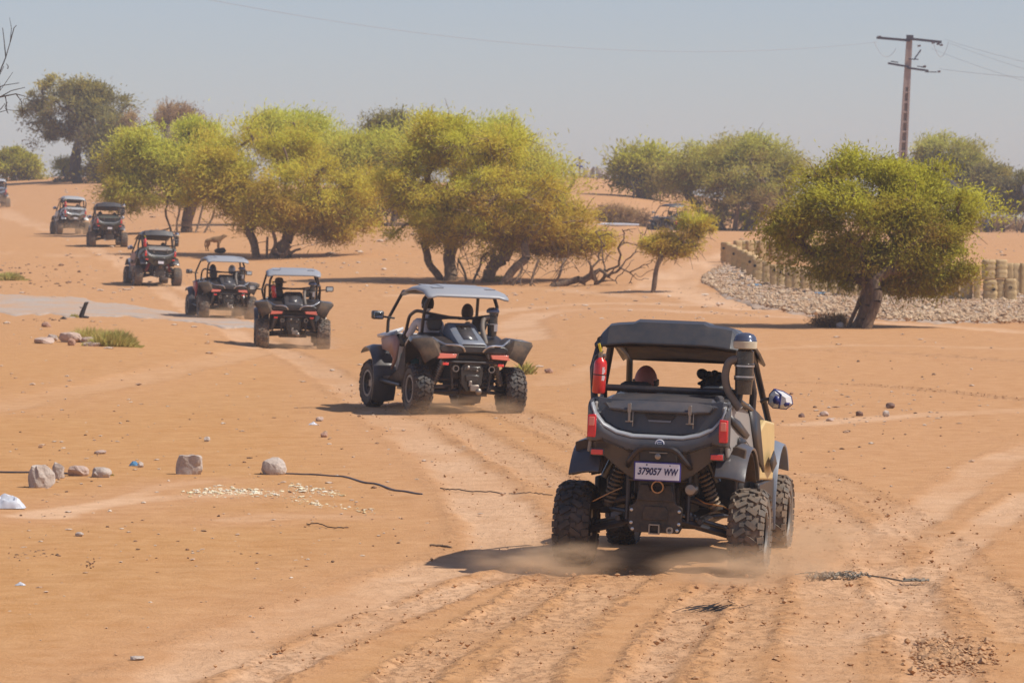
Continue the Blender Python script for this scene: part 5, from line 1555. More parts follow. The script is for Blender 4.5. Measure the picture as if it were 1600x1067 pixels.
for _ in range(5600):
    px = rr.uniform(1098, 1640)
    y0, y1 = bed_y(px, 1), bed_y(px, 2)
    g = ground_at(px, y0 + (y1 - y0) * rr.random() ** .8)
    pts.append((g.x, g.y, g.z + .05)); szs.append(rr.uniform(.026, .066) * (1.8 if rr.random() < .14 else 1))
o = scatter_stones('stones', pts, szs, stone_mat, seed=3, flat=.75)
tagit(o, 'bed of pale broken stones along the low wall of tan drums', 'stones')
M['drum'] = None
def drum_mat():
    m, n, l, b = new_mat('tan_drum')
    tc = n.new('ShaderNodeTexCoord')
    oi = n.new('ShaderNodeObjectInfo')
    f = ramp(n, l, noise(n, l, tc.outputs['Object'], 5, 6, .65), .3, .75)
    c = mixc(n, l, f, (.50, .34, .15), (.34, .22, .10))
    c = mixc(n, l, oi.outputs['Random'], c, mixc(n, l, f, (.58, .42, .21), (.42, .29, .15)))
    l.new(c, b.inputs['Base Color'])
    b.inputs['Roughness'].default_value = .7
    bp = n.new('ShaderNodeBump'); bp.inputs['Strength'].default_value = .4; bp.inputs['Distance'].default_value = .03
    l.new(noise(n, l, tc.outputs['Object'], 9, 4), bp.inputs['Height']); l.new(bp.outputs[0], b.inputs['Normal'])
    return m
M['drum'] = drum_mat()
def drum_meshes():
    """rounded square drum with shallow sagging rings, a sunk dark round opening and a lid rim"""
    rows = []
    for z, k in ((0, .86), (.03, .97), (.12, 1.03), (.20, .93), (.27, 1.03), (.40, 1.0), (.46, .91), (.52, 1.02), (.66, 1.0), (.72, .92), (.78, 1.01), (.86, .97), (.90, .88), (.91, .80), (.905, .70)):
        ring = []
        for i in range(25):
            a = 2 * math.pi * i / 24
            ca, sa = math.cos(a), math.sin(a)
            q = (abs(ca) ** 4 + abs(sa) ** 4) ** -.25
            ring.append((ca * q * .225 * k, sa * q * .20 * k, z))
        rows.append(ring)
    mb = MB().grid(rows)
    mb.add(rows[-1][:-1], [tuple(range(24))]).add(rows[0][:-1], [tuple(range(23, -1, -1))])
    body = mb.mesh('drum')
    hole = MB().lathe([(0, .062), (.018, .062), (.018, .046), (.004, .044), (.004, 0)], (0, 0, 0), (0, -1, 0), 16).ball((.02, -.012, -.01), (.022, .012, .018), 8, 6).mesh('opening')
    return body, hole
DB, DH = drum_meshes()
first_d = []
ORD = 'first second third fourth fifth sixth seventh eighth ninth tenth eleventh twelfth thirteenth fourteenth fifteenth sixteenth seventeenth eighteenth nineteenth twentieth'.split()
ORD += ['twenty-' + w for w in ORD[:9]]
def drum(px, Y, label, group, w=1.0, h=1.0, hole=None, z=None, yaw=0.0):
    b = on_ground(px, Y) if z is None else Vector(((px - 800) / F * Y, Y, z))
    if not first_d:
        o = link_mesh('drum', DB, M['drum'], None, 40)
        hm = link_mesh('opening', DH, M['strap'], o, 40)
        first_d.extend([o, hm])
    o = first_d[0].copy(); COL.objects.link(o)
    o.location = b; o.rotation_euler = (rr.uniform(-.02, .02), rr.uniform(-.03, .03), yaw)
    o.scale = (w, w, h)
    tagit(o, label, 'drum', group)
    for hx, hz in (hole or []):
        c = first_d[1].copy(); COL.objects.link(c)
        c.parent = o; c.location = (hx, -.198, hz)
    return o
G1 = 'tan drums of the front curved row'
front = [(1134, 409), (1142, 413), (1151, 418), (1159, 422), (1167, 427), (1175, 432), (1184, 439), (1197, 444), (1209, 447), (1220, 449), (1232, 452), (1244, 453), (1258, 455), (1272, 457), (1286, 459), (1300, 461), (1316, 463), (1332, 464), (1349, 465), (1366, 465), (1384, 466), (1402, 466), (1420, 467), (1438, 467), (1456, 468), (1474, 468), (1492, 469), (1510, 470), (1526, 471)]
holes = {0: [(0, .62)], 2: [(-.03, .60)], 5: [(0, .62), ], 6: [(-.12, .62)], 8: [(.06, .66)], 9: [(-.02, .62)], 10: [(-.03, .62)], 12: [(.0, .60)], 15: [(0, .6)]}
for i, (px, py) in enumerate(front):
    g = ground_at(px, py)
    s = F / g.y
    nxt = front[min(i + 1, len(front) - 1)][0] - front[max(i - 1, 0)][0]
    w = min(1.0, max(.45, nxt / 2 / s / .45 * 1.10)) if i > 6 else .86 + rr.uniform(-.05, .05)
    drum(px, g.y, ('tan drum with a round black opening, ' if i in holes else 'plain upright tan drum, ') + ORD[i] + ' from the left end of the front row', G1, w, .84 + rr.uniform(-.03, .03), holes.get(i), None, R(-35) if i < 6 else R(rr.uniform(-6, 6)))
G2 = 'tan drums of the rear row'
for i, px in enumerate((1153, 1163, 1172, 1181, 1190, 1199, 1208)):
    drum(px, 152 + (i % 2) * .6 + i * .1, 'tan drum, ' + ORD[i] + ' from the left in the rear row of the low wall', G2, .74, .95, None, gz((px - 800) / F * 152, 152) - .05, R(20))
for i, px in enumerate((1221, 1238)):
    zb = gz((px - 800) / F * 148, 148)
    drum(px, 148, ('left' if i == 0 else 'right') + ' tan drum at the bottom of the stacked pairs behind the tree foliage', 'stacked tan drums behind the tree', .85, .95, None, zb, 0)
    drum(px + 1, 148, ('left' if i == 0 else 'right') + ' tan drum on top of the stacked pairs behind the tree foliage', 'stacked tan drums behind the tree', .85, .80, None, zb + .865, 0)
# stack at the right edge
zb = gz((1560 - 800) / F * 116, 116)
st = []
for px, w, h, hl, lab in ((1547, .95, .72, [(.08, .52)], 'wide tan drum with a black opening at the lower left of the right hand stack'), (1563, .55, .74, None, 'narrow tan drum between two drums with openings in the right hand stack'),
                          (1579, .82, .76, [(-.02, .56)], 'tan drum with a black opening at the lower right of the right hand stack')):
    drum(px, 116, lab, 'tan drums stacked at the right edge', w, h, hl, zb, 0)
for px, w, h, lab in ((1545, .90, .66, 'short tan drum on top of the wide drum in the right hand stack'), (1564, .80, .64, 'leaning tan drum on top of the narrow drum in the right hand stack')):
    drum(px, 116, lab, 'tan drums stacked at the right edge', w, h, None, zb + (.665 if px < 1550 else .685), R(10))
for i, (px, lab) in enumerate(((1578, 'greyish tan drum behind the lower right drum of the stack'), (1588, 'dark tan drum second from the right edge'), (1598, 'tan drum cut by the right picture edge'), (1612, 'tan drum beyond the right end of the stack'))):
    drum(px, 121, lab, 'tan drums stacked at the right edge', .62, 1.12, None, None, R(8 * i))
for ob in first_d: bpy.data.objects.remove(ob)
# blue plastic scraps under the front row
def scrap(name, label, px, py, w, h, mat, cat='litter', seed=0, lift=.02, d=.5, crinkle=.4):
    r = random.Random(seed)
    g = ground_at(px, py); s = g.y / F
    t = MB()
    n = 21
    rows = []
    for j in range(n):
        row = []
        for i in range(n):
            u, v = i / (n - 1) - .5, j / (n - 1) - .5
            e = max(0, 1 - (abs(u * 2) ** 3 + abs(v * 2) ** 3) ** .4)
            rr_ = 1 + .5 * (float(fbm(np.array([u * 3 + seed * 5.3]), np.array([v * 3]), 3)[0]) - .5)
            row.append((u * w * s * rr_, v * w * s * d * rr_, lift * .3 + h * s * (e ** .7) * (1 - crinkle + crinkle * 2.6 * float(fbm(np.array([u * 5 + seed * 3.1]), np.array([v * 5 + seed]), 3)[0])) * .9))
        rows.append(row)
    t.grid(rows)
    o = t.build(name, mat, None, sharp=25)
    o.location = g
    return tagit(o, label, cat)
M['blueplastic'] = simple('blue_plastic', (.10, .20, .30), .5)
M['whiteplastic'] = simple('white_plastic', (.55, .57, .62), .4, var=.1)
M['bluerag'] = simple('blue_rag', (.08, .22, .38), .8)
M['darkscrap'] = simple('dark_scrap', (.02, .018, .02), .8)
scrap('plastic_sheet', 'flattened blue plastic sheet on the stones before the front drums', 1180, 449, 26, 3, M['blueplastic'], seed=2, lift=.2)
scrap('plastic_sheet', 'blue plastic strip on the stones under the broad green tree', 1280, 462, 34, 3, M['blueplastic'], seed=3, lift=.2)
# ------------------------------------------------------------------ power pole and wires
def power_pole():
    Y = 235.0
    b = on_ground(1404, Y)
    top = at(1421, 60, Y)
    H = (top - b).length
    t = thing('power_pole', 'tall concrete ladder style power pole with two crossarms above the broad green tree', 'power pole', b)
    t.rotation_euler = (0, math.atan2(top.x - b.x, top.z - b.z), 0)
    conc = simple('pinkish_concrete', (.36, .28, .25), .9, var=.12, scale=3)
    mb = MB()
    def wd(z): return .62 - (.62 - .34) * z / H
    for sx in (-1, 1):
        q = []
        for z in (0, H):
            w = wd(z) / 2
            q += [(sx * w, -.16, z), (sx * (w - .12), -.16, z), (sx * (w - .12), .16, z), (sx * w, .16, z)]
        mb.add(q, [(0, 1, 5, 4), (1, 2, 6, 5), (2, 3, 7, 6), (3, 0, 4, 7), (3, 2, 1, 0), (4, 5, 6, 7)])
    z = 0.2
    zt = H - 3.0
    q = []
    for z0, z1 in ((0, .2), (zt, H)):
        w0, w1 = wd(z0) / 2 - .115, wd(z1) / 2 - .115
        mb.add([(-w0, -.14, z0), (w0, -.14, z0), (w0, .14, z0), (-w0, .14, z0), (-w1, -.14, z1), (w1, -.14, z1), (w1, .14, z1), (-w1, .14, z1)], [(3, 2, 1, 0), (4, 5, 6, 7), (0, 1, 5, 4), (1, 2, 6, 5), (2, 3, 7, 6), (3, 0, 4, 7)])
    k = 0
    while z < zt - .3:
        w = wd(z) - .23
        mb.box((0, 0, z + .58), (w, .28, .13))
        z += .60
    w0, w1 = wd(0) / 2 - .115, wd(zt) / 2 - .115
    mb.add([(-w0, .10, 0), (w0, .10, 0), (w1, .10, zt), (-w1, .10, zt), (-w0, .13, 0), (w0, .13, 0), (w1, .13, zt), (-w1, .13, zt)], [(0, 1, 2, 3), (7, 6, 5, 4), (0, 1, 5, 4), (2, 3, 7, 6), (1, 2, 6, 5), (3, 0, 4, 7)])
    mb.build('shaft', conc, t)
    dk = simple('dark_galvanised_steel', (.05, .045, .07), .6, .3)
    s = Y / F
    ca = MB().box((-1.0, -.20, H - .12), (2.05, .12, .15), (0, R(2), 0)).box((.95, -.20, H - .10), (2.0, .12, .15), (0, R(3), 0)).box((0, -.2, H + .05), (.42, .2, .25))
    ca.box((.52, -.2, H - 1.0), (.08, .06, .75), (0, R(32), 0)).box((.3, -.2, H - 1.28), (.6, .06, .06))
    cao = ca.build('crossarm', dk, t)
    cb = MB().box((-.6, -.2, H - 1.68), (1.3, .12, .12), (0, R(7), 0)).box((-.85, -.2, H - 1.5), (.45, .1, .06), (0, R(5), 0)).box((.6, -.2, H - 1.88), (1.3, .12, .12), (0, R(5), 0)).box((1.4, -.2, H - 2.0), (.7, .06, .06), (0, R(-2), 0)).box((.8, -.2, H - 1.72), (.5, .06, .06), (0, R(6), 0))
    cbo = cb.build('crossarm', dk, t)
    ins = simple('brown_insulator', (.08, .045, .05), .3)
    for par, x, z in ((cao, -1.85, H - .02), (cao, -1.35, H - .10), (cao, 1.45, H - .22), (cao, 1.75, H - .28), (cao, 1.95, H - .33), (cbo, 1.0, H - 1.68), (cbo, 1.9, H - 1.95), (cao, .6, H - .45)):
        MB().lathe([(-.10, .04), (-.08, .07), (-.04, .05), (-.01, .075), (.03, .05), (.06, .07), (.1, .03)], (x, -.2, z), (1, 0, .15), 10).build('insulator', ins, par)
    return t, b, H
pole, pole_b, pole_H = power_pole()
M['wire'] = simple('dull_wire', (.34, .33, .36), .6, .3)
def wire(label, pts, Y0, Y1, r=.014, sag=0.0):
    P = []
    n = 40
    px = [p[0] for p in pts]; py = [p[1] for p in pts]
    a, b = Vector(at(px[0], py[0], Y0)), Vector(at(px[-1], py[-1], Y1))
    for i in range(n + 1):
        t = i / n
        p = a.lerp(b, t)
        p.z -= sag * 4 * t * (1 - t)
        P.append(p - a)
    o = MB().tube(P, r, 5).build('power_line', M['wire'], None, sharp=None)
    o.location = a
    tagit(o, label, 'wire', 'overhead wires of the power pole')
wire('long sagging wire running from the pole to the upper left', [(1372, 66), (-100, -95)], 235, 150, .008, 2.05)
wire('upper wire leaving the top crossarm to the right', [(1476, 62), (1720, 122)], 235, 170, .006, .15)
wire('second wire leaving the top crossarm to the right', [(1484, 68), (1720, 140)], 235, 170, .006, .15)
wire('middle wire leaving the pole to the right edge', [(1455, 76), (1720, 158)], 235, 170, .006, .2)
wire('lowest wire leaving the lower crossarm to the right', [(1468, 108), (1720, 128)], 235, 170, .008, .1)
wire('short drop loop under the left end of the top crossarm', [(1366, 66), (1400, 76)], 234.6, 234.6, .012, .7)
wire('short drop loop under the right end of the top crossarm', [(1458, 66), (1482, 66)], 234.6, 234.6, .012, .9)

# ------------------------------------------------------------------ fence on the far hilltop
def hill_fence():
    Y = 318.0
    b = on_ground(925, Y)
    t = thing('fence', 'grey fence with thin posts and a blue rail on the distant hilltop', 'fence', b)
    s = Y / F
    pm = simple('fence_post', (.22, .20, .20), .8); pan = simple('grey_fence_sheet', (.42, .36, .33), .8); blu = simple('blue_rail', (.04, .06, .28), .6)
    for px, y0, y1, r in ((893, 257, 292, .10), (906, 245, 292, .09), (928, 261, 290, .12), (933, 261, 290, .10), (876, 250, 292, .07), (960, 264, 290, .08)):
        MB().tube([at(px, y1, Y) - b, at(px, y0, Y) - b], r, 6).build('post', pm, t)
    MB().tube([at(893, 258, Y) - b, at(905, 259, Y) - b, at(911, 261, Y) - b], .10, 6).build('rail', blu, t)
    for x0, x1, y0 in ((911, 928, 263), (934, 947, 264), (947, 960, 267)):
        a0, a1 = at(x0, y0, Y) - b, at(x1, y0, Y) - b
        c0, c1 = at(x0, 292, Y) - b, at(x1, 292, Y) - b
        MB().add([a0, a1, c1, c0], [(0, 1, 2, 3)]).build('panel', pan, t, solid=.06)
hill_fence()
g = ground_at(952, 353)
o = MB().tube([(-1.6, 0, .06), (-.4, .1, .08), (.6, -.1, .06), (1.7, 0, .05)], [.07, .09, .10, .06], 8).build('white_pipe', M['whiteplastic'], None)
o.location = g
tagit(o, 'thin white pipe lying beyond the centre tree', 'pipe')

# ------------------------------------------------------------------ the buggies
V1 = buggy_cargo('buggy', 'nearest black and tan buggy with number plate and full tailgate', on_ground(1034, 30.6, .075), (R(-1.2), R(2.0), R(-10.4)), door='tan', quarter='greypanel', front='bluegrey', plate=('379057', 'WW'), mirrors=(False, True), tyres=('tyre', 'tyre_dusty'))
V2 = buggy_open('buggy', 'open buggy with light grey roof and white front turning left behind the nearest one', on_ground(724, 53.6, -.02), (R(-.5), R(2.6), R(17.5)), side='brownseat', sidetop='white', mirrors=(True, False), tyres=('tyre', 'tyre'), steer=R(4))
V3 = buggy_open('buggy', 'open black buggy seen squarely from behind with two mirrors and red extinguisher', on_ground(457, 85.5, -.02), (R(-.5), R(1.2), R(5.3)), side='dark', sidetop='dark', lights='palelens', tyres=('tyre_dusty', 'tyre_dusty'), hump='dark')
V4 = buggy_open('buggy', 'open buggy with grey roof and red side below the dog', on_ground(353.5, 109, -.02), (R(-.5), R(2.0), R(13.5)), side='redpaint', sidetop='bluegrey', mirrors=(True, True), tyres=('tyre_dusty', 'tyre_dusty'), hump='dark')
V5 = buggy_cargo('buggy', 'dark green cargo buggy with red springs, black visor roof and red extinguisher', on_ground(245, 136, .055), (R(-.5), R(2.5), R(15.5)), body='green', door='brownseat', quarter='green', front='bluegrey', spring='redpaint', mirrors=(True, False), tyres=('tyre_dusty', 'tyre_dusty'), lidmat='greypanel')
V6 = buggy_cargo('buggy', 'dark cargo buggy with black visor roof and no extinguisher behind the silver buggy', on_ground(169, 170, .055), (R(-.5), R(1.5), R(10.5)), body='green', door='green', quarter='brownseat', front='bluegrey', mirrors=(True, True), tyres=('tyre_dusty', 'tyre_dusty'))
V7 = buggy_cargo('buggy', 'silver buggy with pale flat roof leading the cargo buggies on the left', on_ground(114, 196, .055), (R(-.5), R(3), R(16)), body='silver', door='silver', quarter='silver', front='dark', roof='silver', mirrors=(True, False), flat_roof=True, intake=False, tyres=('tyre_dusty', 'tyre_dusty'), spring='hose')
V8 = buggy_cargo('buggy', 'farthest pale roofed buggy cut by the left picture edge', on_ground(-4, 256, .055), (0, R(1), R(14)), body='bluegrey', door='dark', quarter='dark', front='dark', roof='silver', flat_roof=True, intake=False, tyres=('tyre_dusty', 'tyre_dusty'))
V9 = buggy_open('buggy', 'distant dark buggy half hidden behind the slender small tree', on_ground(1062, 212, -.02), (0, 0, R(24)), side='dark', sidetop='bluegrey', roof='dark', tyres=('tyre_dusty', 'tyre_dusty'))

extinguisher('red fire extinguisher with yellow tag on the nearest buggy', V1, (-.535, -.165, 1.315), (0, R(2), 0), .98)
extinguisher('red fire extinguisher on the square-on open black buggy', V3, (-.42, .16, 1.13), (0, R(-7), R(10)), .95)
extinguisher('red fire extinguisher on the dark green cargo buggy', V5, (-.50, -.14, 1.30), (0, 0, 0), 1.0)
extinguisher('red fire extinguisher on the silver buggy', V7, (-.46, -.13, 1.30), (0, 0, 0), 1.0)

person('driver in brown cap with black goggle strap in the nearest buggy', V1, (-.30, .72, .685), 'shirt_black', top='cap')
person('passenger with black hair in a bun in the nearest buggy', V1, (.32, .72, .665), 'shirt_black', top='bun', lean=(R(4), R(-4), 0))
person('driver in white shirt with bare legs in the open buggy turning left', V2, (-.34, .74, .82), 'shirt_white', 'shorts', top='hair')
person('brown haired passenger in beige shirt in the open buggy turning left', V2, (.27, .80, .72), 'shirt_beige', top='brownhair')
person('driver in brown hat and black shirt in the square-on open black buggy', V3, (-.30, .74, .74), 'shirt_black', top='hat')
person('driver in dark clothes in the open buggy with red side', V4, (-.30, .74, .70), 'shirt_black', top='helmet')
person('passenger in grey in the open buggy with red side', V4, (.26, .78, .70), 'shirt_grey', top='helmet_light')
for v, nm in ((V5, 'dark green cargo buggy'), (V6, 'dark cargo buggy without extinguisher'), (V7, 'silver buggy')):
    person('black clad driver with dark head covering in the ' + nm, v, (-.32, .74, .66), 'shirt_black', top='helmet')
    person('passenger on the right seat of the ' + nm, v, (.32, .74, .66), 'shirt_grey' if v is V7 else 'shirt_black', top='helmet_light' if v is V7 else 'hair')
person('driver in the farthest pale roofed buggy', V8, (-.32, .74, .66), 'shirt_grey', top='helmet')
person('passenger in the farthest pale roofed buggy', V8, (.32, .74, .66), 'shirt_beige', top='brownhair')
o = MB().box((0, 0, 0), (.30, .22, .16), (0, 0, 0), .85).tube([(-.10, 0, .07), (-.06, 0, .12), (.06, 0, .12), (.10, 0, .07)], .012, 6, round_=.03).build('bag', M['tealbag'], None, bevel=.04, seg=3)
o.matrix_world = root_matrix(V2) @ Matrix.Translation((-.52, .95, .72))
tagit(o, 'teal bag wedged behind the side panel of the open buggy', 'bag')

g = ground_at(334, 393)
dog('tan brown dog standing in profile facing right under the forked tree', g, R(-4))
g = ground_at(344, 397)
o = MB().ball((0, 0, .14), (.26, .2, .12), 14, 9).ball((.10, .03, .18), (.13, .12, .10), 10, 7).build('bundle', M['darkscrap'], None, sharp=60)
o.location = g
tagit(o, 'dark bundle lying at the feet of the dog', 'bundle')

# ------------------------------------------------------------------ rocks and litter in the foreground
def rock_mat(name, c1, c2):
    m, n, l, b = new_mat(name)
    tc = n.new('ShaderNodeTexCoord'); geo = n.new('ShaderNodeNewGeometry')
    f = noise(n, l, tc.outputs['Object'], 7, 9, .68)
    c = mixc(n, l, ramp(n, l, f, .35, .68), c1, c2)
    c = mixc(n, l, ramp(n, l, noise(n, l, tc.outputs['Object'], 30, 4, .7), .55, .75), c, tuple(x * .55 for x in c1))
    l.new(c, b.inputs['Base Color'])
    b.inputs['Roughness'].default_value = .92
    bp = n.new('ShaderNodeBump'); bp.inputs['Strength'].default_value = 1.0; bp.inputs['Distance'].default_value = .035
    l.new(f, bp.inputs['Height']); l.new(bp.outputs[0], b.inputs['Normal'])
    return m
M['rock'] = rock_mat('pale_limestone', (.42, .33, .27), (.60, .52, .45))
M['rockred'] = rock_mat('reddish_stone', (.36, .20, .14), (.50, .31, .22))
M['rockpink'] = rock_mat('pinkish_stone', (.46, .32, .25), (.58, .44, .36))
M['rockdark'] = rock_mat('dark_stone', (.14, .08, .06), (.28, .17, .13))
def rock(label, px, py, w, h, mat, seed, block=0.0, d=.8, yaw=0.0, name='rock', group='loose rocks on the sand', cat='rock'):
    g = ground_at(px, py); s = g.y / F
    bm = bmesh.new()
    bmesh.ops.create_icosphere(bm, subdivisions=4 if w > 26 else 2, radius=1)
    rnd = random.Random(seed)
    o = (rnd.uniform(0, 99), rnd.uniform(0, 99))
    cuts = [(Vector((rnd.gauss(0, 1), rnd.gauss(0, 1), rnd.gauss(0, .8))).normalized(), rnd.uniform(.45, .8)) for _ in range(13)]
    for v in bm.verts:
        p = v.co.copy()
        if block:
            q = (abs(p.x) ** 7 + abs(p.y) ** 7 + abs(p.z) ** 7) ** (-1 / 7)
            p = p.lerp(p * q, block)
        for n_, dd in cuts:
            lim = dd * (1.45 if block else 1)
            e = p.dot(n_) - lim
            if e > 0: p -= n_ * e * .96
        n = float(fbm(np.array([p.x * 2.3 + o[0] + p.z]), np.array([p.y * 2.3 + o[1] - p.z]), 4)[0]) - .5
        p *= 1 + n * (.30 if w > 26 else .7)
        v.co = p
    zs = [v.co.z for v in bm.verts]; xs = [v.co.x for v in bm.verts]; ys = [v.co.y for v in bm.verts]
    sx = w * s / (max(xs) - min(xs)); sz = h * s * 1.2 / (max(zs) - min(zs)); sy = w * s * d / (max(ys) - min(ys))
    z0 = min(zs)
    for v in bm.verts: v.co = Vector((v.co.x * sx, v.co.y * sy, (v.co.z - z0) * sz - h * s * .2))
    me = bpy.data.meshes.new(name)
    bm.to_mesh(me); bm.free()
    ob = link_mesh(name, me, M[mat], None, 16 if w > 26 else 4)
    ob.location = g + Vector((0, w * s * d * .4, 0)); ob.rotation_euler = (0, 0, yaw)
    return tagit(ob, label, cat, group)
rock('squared pale stone block in front at the left edge of the foreground', 64, 762, 42, 36, 'rock', 1, .85, .8, R(14))
rock('pale block standing just behind the squared stone block', 90, 748, 20, 26, 'rock', 2, .8, .8, R(-8))
rock('rough pitted stone right of the two pale blocks', 121, 744, 33, 17, 'rockpink', 3, .3)
rock('rounded pale stone touching the rough pitted stone', 157, 746, 32, 16, 'rock', 4, .2)
rock('smooth pale quarried block standing alone in the left foreground', 295, 741, 45, 31, 'rock', 5, .9, .6, R(-18))
rock('jagged pointed pale rock beside the black hose end', 428, 742, 40, 27, 'rock', 6, .15)
rock('flat pinkish stone at the left of the stone pile', 68, 537, 32, 10, 'rockpink', 7, .5)
rock('small white stone on the left of the stone pile', 81, 533, 18, 11, 'rock', 8, .3)
rock('large pinkish slab of the stone pile by the grass tuft', 107, 535, 38, 16, 'rockpink', 9, .6)
rock('reddish wedge stone leaning on the large pinkish slab', 111, 540, 13, 12, 'rockred', 10, .1)
rock('flat pink slab touching the grass tuft', 140, 536, 34, 10, 'rockpink', 12, .5)
rock('low slab in front of the flat pink slab', 144, 541, 30, 7, 'rockpink', 13, .5)
rock('small reddish stone alone above the stone pile', 72, 511, 15, 8, 'rockred', 14, .1)
rock('dark reddish rock right of the nearest buggy', 1391, 638, 15, 9, 'rockdark', 15, .1)
rock('white wedge shaped stone below the dark reddish rock', 1385, 651, 11, 10, 'rock', 16, .1)
rock('brown rock on the open sand between the pale wedge and the buggy', 1343, 650, 12, 8, 'rockdark', 17, .1)
rock('pinkish pointed stone right of the nearest buggy mirror', 1288, 650, 15, 8, 'rockpink', 18, .1)
rock('brown lump of stone nearest the mirror of the nearest buggy', 1253, 652, 11, 7, 'rockdark', 19, .1)
rock('flat pink stone under the pinkish pointed stone', 1298, 658, 13, 5, 'rockpink', 20, .3)
rock('brownish stone on the sand right of the open buggy', 858, 583, 14, 8, 'rockred', 21, .2)
rock('pinkish stone lying below the shadow of the open buggy', 500, 658, 13, 7, 'rockpink', 22, .2)
rock('grey pebble below the pinkish stone under the shadow', 506, 683, 11, 8, 'rockred', 23, .2)
rock('pointed pebble in the middle of the left sand', 323, 690, 10, 8, 'rock', 24, .1)
rock('pale stone with one white face beside the blue rag', 219, 730, 10, 9, 'rock', 25, .3)
rock('low pale stone behind the rag on the left sand', 157, 709, 20, 6, 'rockpink', 26, .3)
rock('flat pale chip of stone alone at the lower left', 214, 1031, 22, 6, 'rock', 27, .6)
rock('pale stone below the black scraps on the left', 124, 838, 14, 7, 'rock', 28, .2)
rock('white skull shaped stone under the centre tree', 808, 441, 12, 9, 'rock', 29, .1)
rock('tan stone at the foot of the broad green tree', 1313, 512, 12, 9, 'rock', 30, .2)

scrap('plastic_bag', 'crumpled white plastic bag at the left edge of the foreground', 8, 794, 62, 20, M['whiteplastic'], seed=5, d=.5, crinkle=.6)
scrap('rag', 'small bright blue rag beside a pale stone', 210, 728, 16, 7, M['bluerag'], seed=6, crinkle=.6)
scrap('plastic_scrap', 'dusty blue plastic scrap below the shadow of the open buggy', 489, 664, 14, 4, M['whiteplastic'], seed=7, crinkle=.6)
scrap('paper_scrap', 'thin white scrap on the sand at the lower left', 32, 915, 16, 4, M['whiteplastic'], seed=8)
# the black boot standing on the edge of the grey path
g = ground_at(131, 497)
s = g.y / F
bo = MB()
rows = []
for (cx, cy, rx, ry) in ((-3, 0, 4, 5), (-3.5, 4, 4.2, 5), (-2, 9, 4, 5), (0, 14, 3.6, 4.6), (2, 19, 3.2, 4), (4, 24, 3.4, 3.6), (5.5, 25.2, 2.6, 3)):
    rows.append([((cx + math.cos(2 * math.pi * k / 14) * rx) * s, math.sin(2 * math.pi * k / 14) * ry * s, cy * s) for k in range(15)])
bo.grid(rows).add(rows[-1][:-1], [tuple(range(14))]).add(rows[0][:-1], [tuple(range(13, -1, -1))])
bo.ball((2.5 * s, 0, 1.4 * s), (6 * s, 4 * s, 2 * s), 12, 7).tube([(-3 * s, 0, 16 * s), (-6.5 * s, 0, 17 * s)], .8 * s, 6)
o = bo.build('boot', M['darkscrap'], None, sharp=50)
o.location = g
tagit(o, 'worn black boot standing upright at the edge of the grey path', 'boot')
scrap('scrap', 'flat dark scrap on the sand left of the black boot', 99, 499, 11, 4, M['darkscrap'], seed=9)

def ground_line(name, label, pts, r, mat, cat, n=40, wob=0.0, seed=0, group=None, lift=None, parent=None):
    rnd = random.Random(seed)
    P = []
    for i in range(n + 1):
        t = i / n * (len(pts) - 1); k = min(int(t), len(pts) - 2); f = t - k
        a, b = pts[k], pts[k + 1]
        f2 = f * f * (3 - 2 * f) if len(pts) > 3 else f
        g = ground_at(a[0] + (b[0] - a[0]) * f, a[1] + (b[1] - a[1]) * f2)
        P.append(Vector((g.x + rnd.gauss(0, wob), g.y + rnd.gauss(0, wob), g.z + (r if lift is None else lift) + abs(rnd.gauss(0, wob)))))
    c = P[0].copy()
    o = MB().tube([p - c for p in P], r, 6).build(name, mat, parent, sharp=None)
    o.data.polygons.foreach_set('use_smooth', np.ones(len(o.data.polygons), dtype=bool))
    o.location = c
    if label: tagit(o, label, cat, group)
    return o
hose_m = plastic('black_irrigation_hose', (.05, .055, .08), .4, .35)
ground_line('hose', 'black irrigation hose curving over the sand right of the jagged rock', [(444, 741), (480, 742), (530, 745), (580, 756), (625, 768), (660, 773)], .0095, hose_m, 'hose')
ground_line('hose', 'black irrigation hose running behind the pale blocks at the left edge', [(-60, 737), (20, 739), (60, 739), (110, 741), (130, 742)], .011, hose_m, 'hose')
stickm = M['bark_dark']
ground_line('stick', 'long thin dry stick on the sand left of the nearest buggy', [(688, 764), (705, 766), (740, 769), (790, 772)], .006, stickm, 'stick', 20, .006, 3)
ground_line('stick', 'thin dry twig reaching towards the nearest buggy', [(795, 772), (830, 771), (862, 774)], .0045, stickm, 'stick', 16, .006, 4)
ground_line('stick', 'short pale stick inside the shadow of the nearest buggy', [(672, 854), (690, 854), (704, 857)], .010, M['bark_pale'], 'stick', 10, .003, 5)
ground_line('stick', 'crooked dark twig on the left sand below the yellow flakes', [(478, 820), (500, 822), (520, 826), (540, 828)], .005, stickm, 'stick', 12, .012, 6)
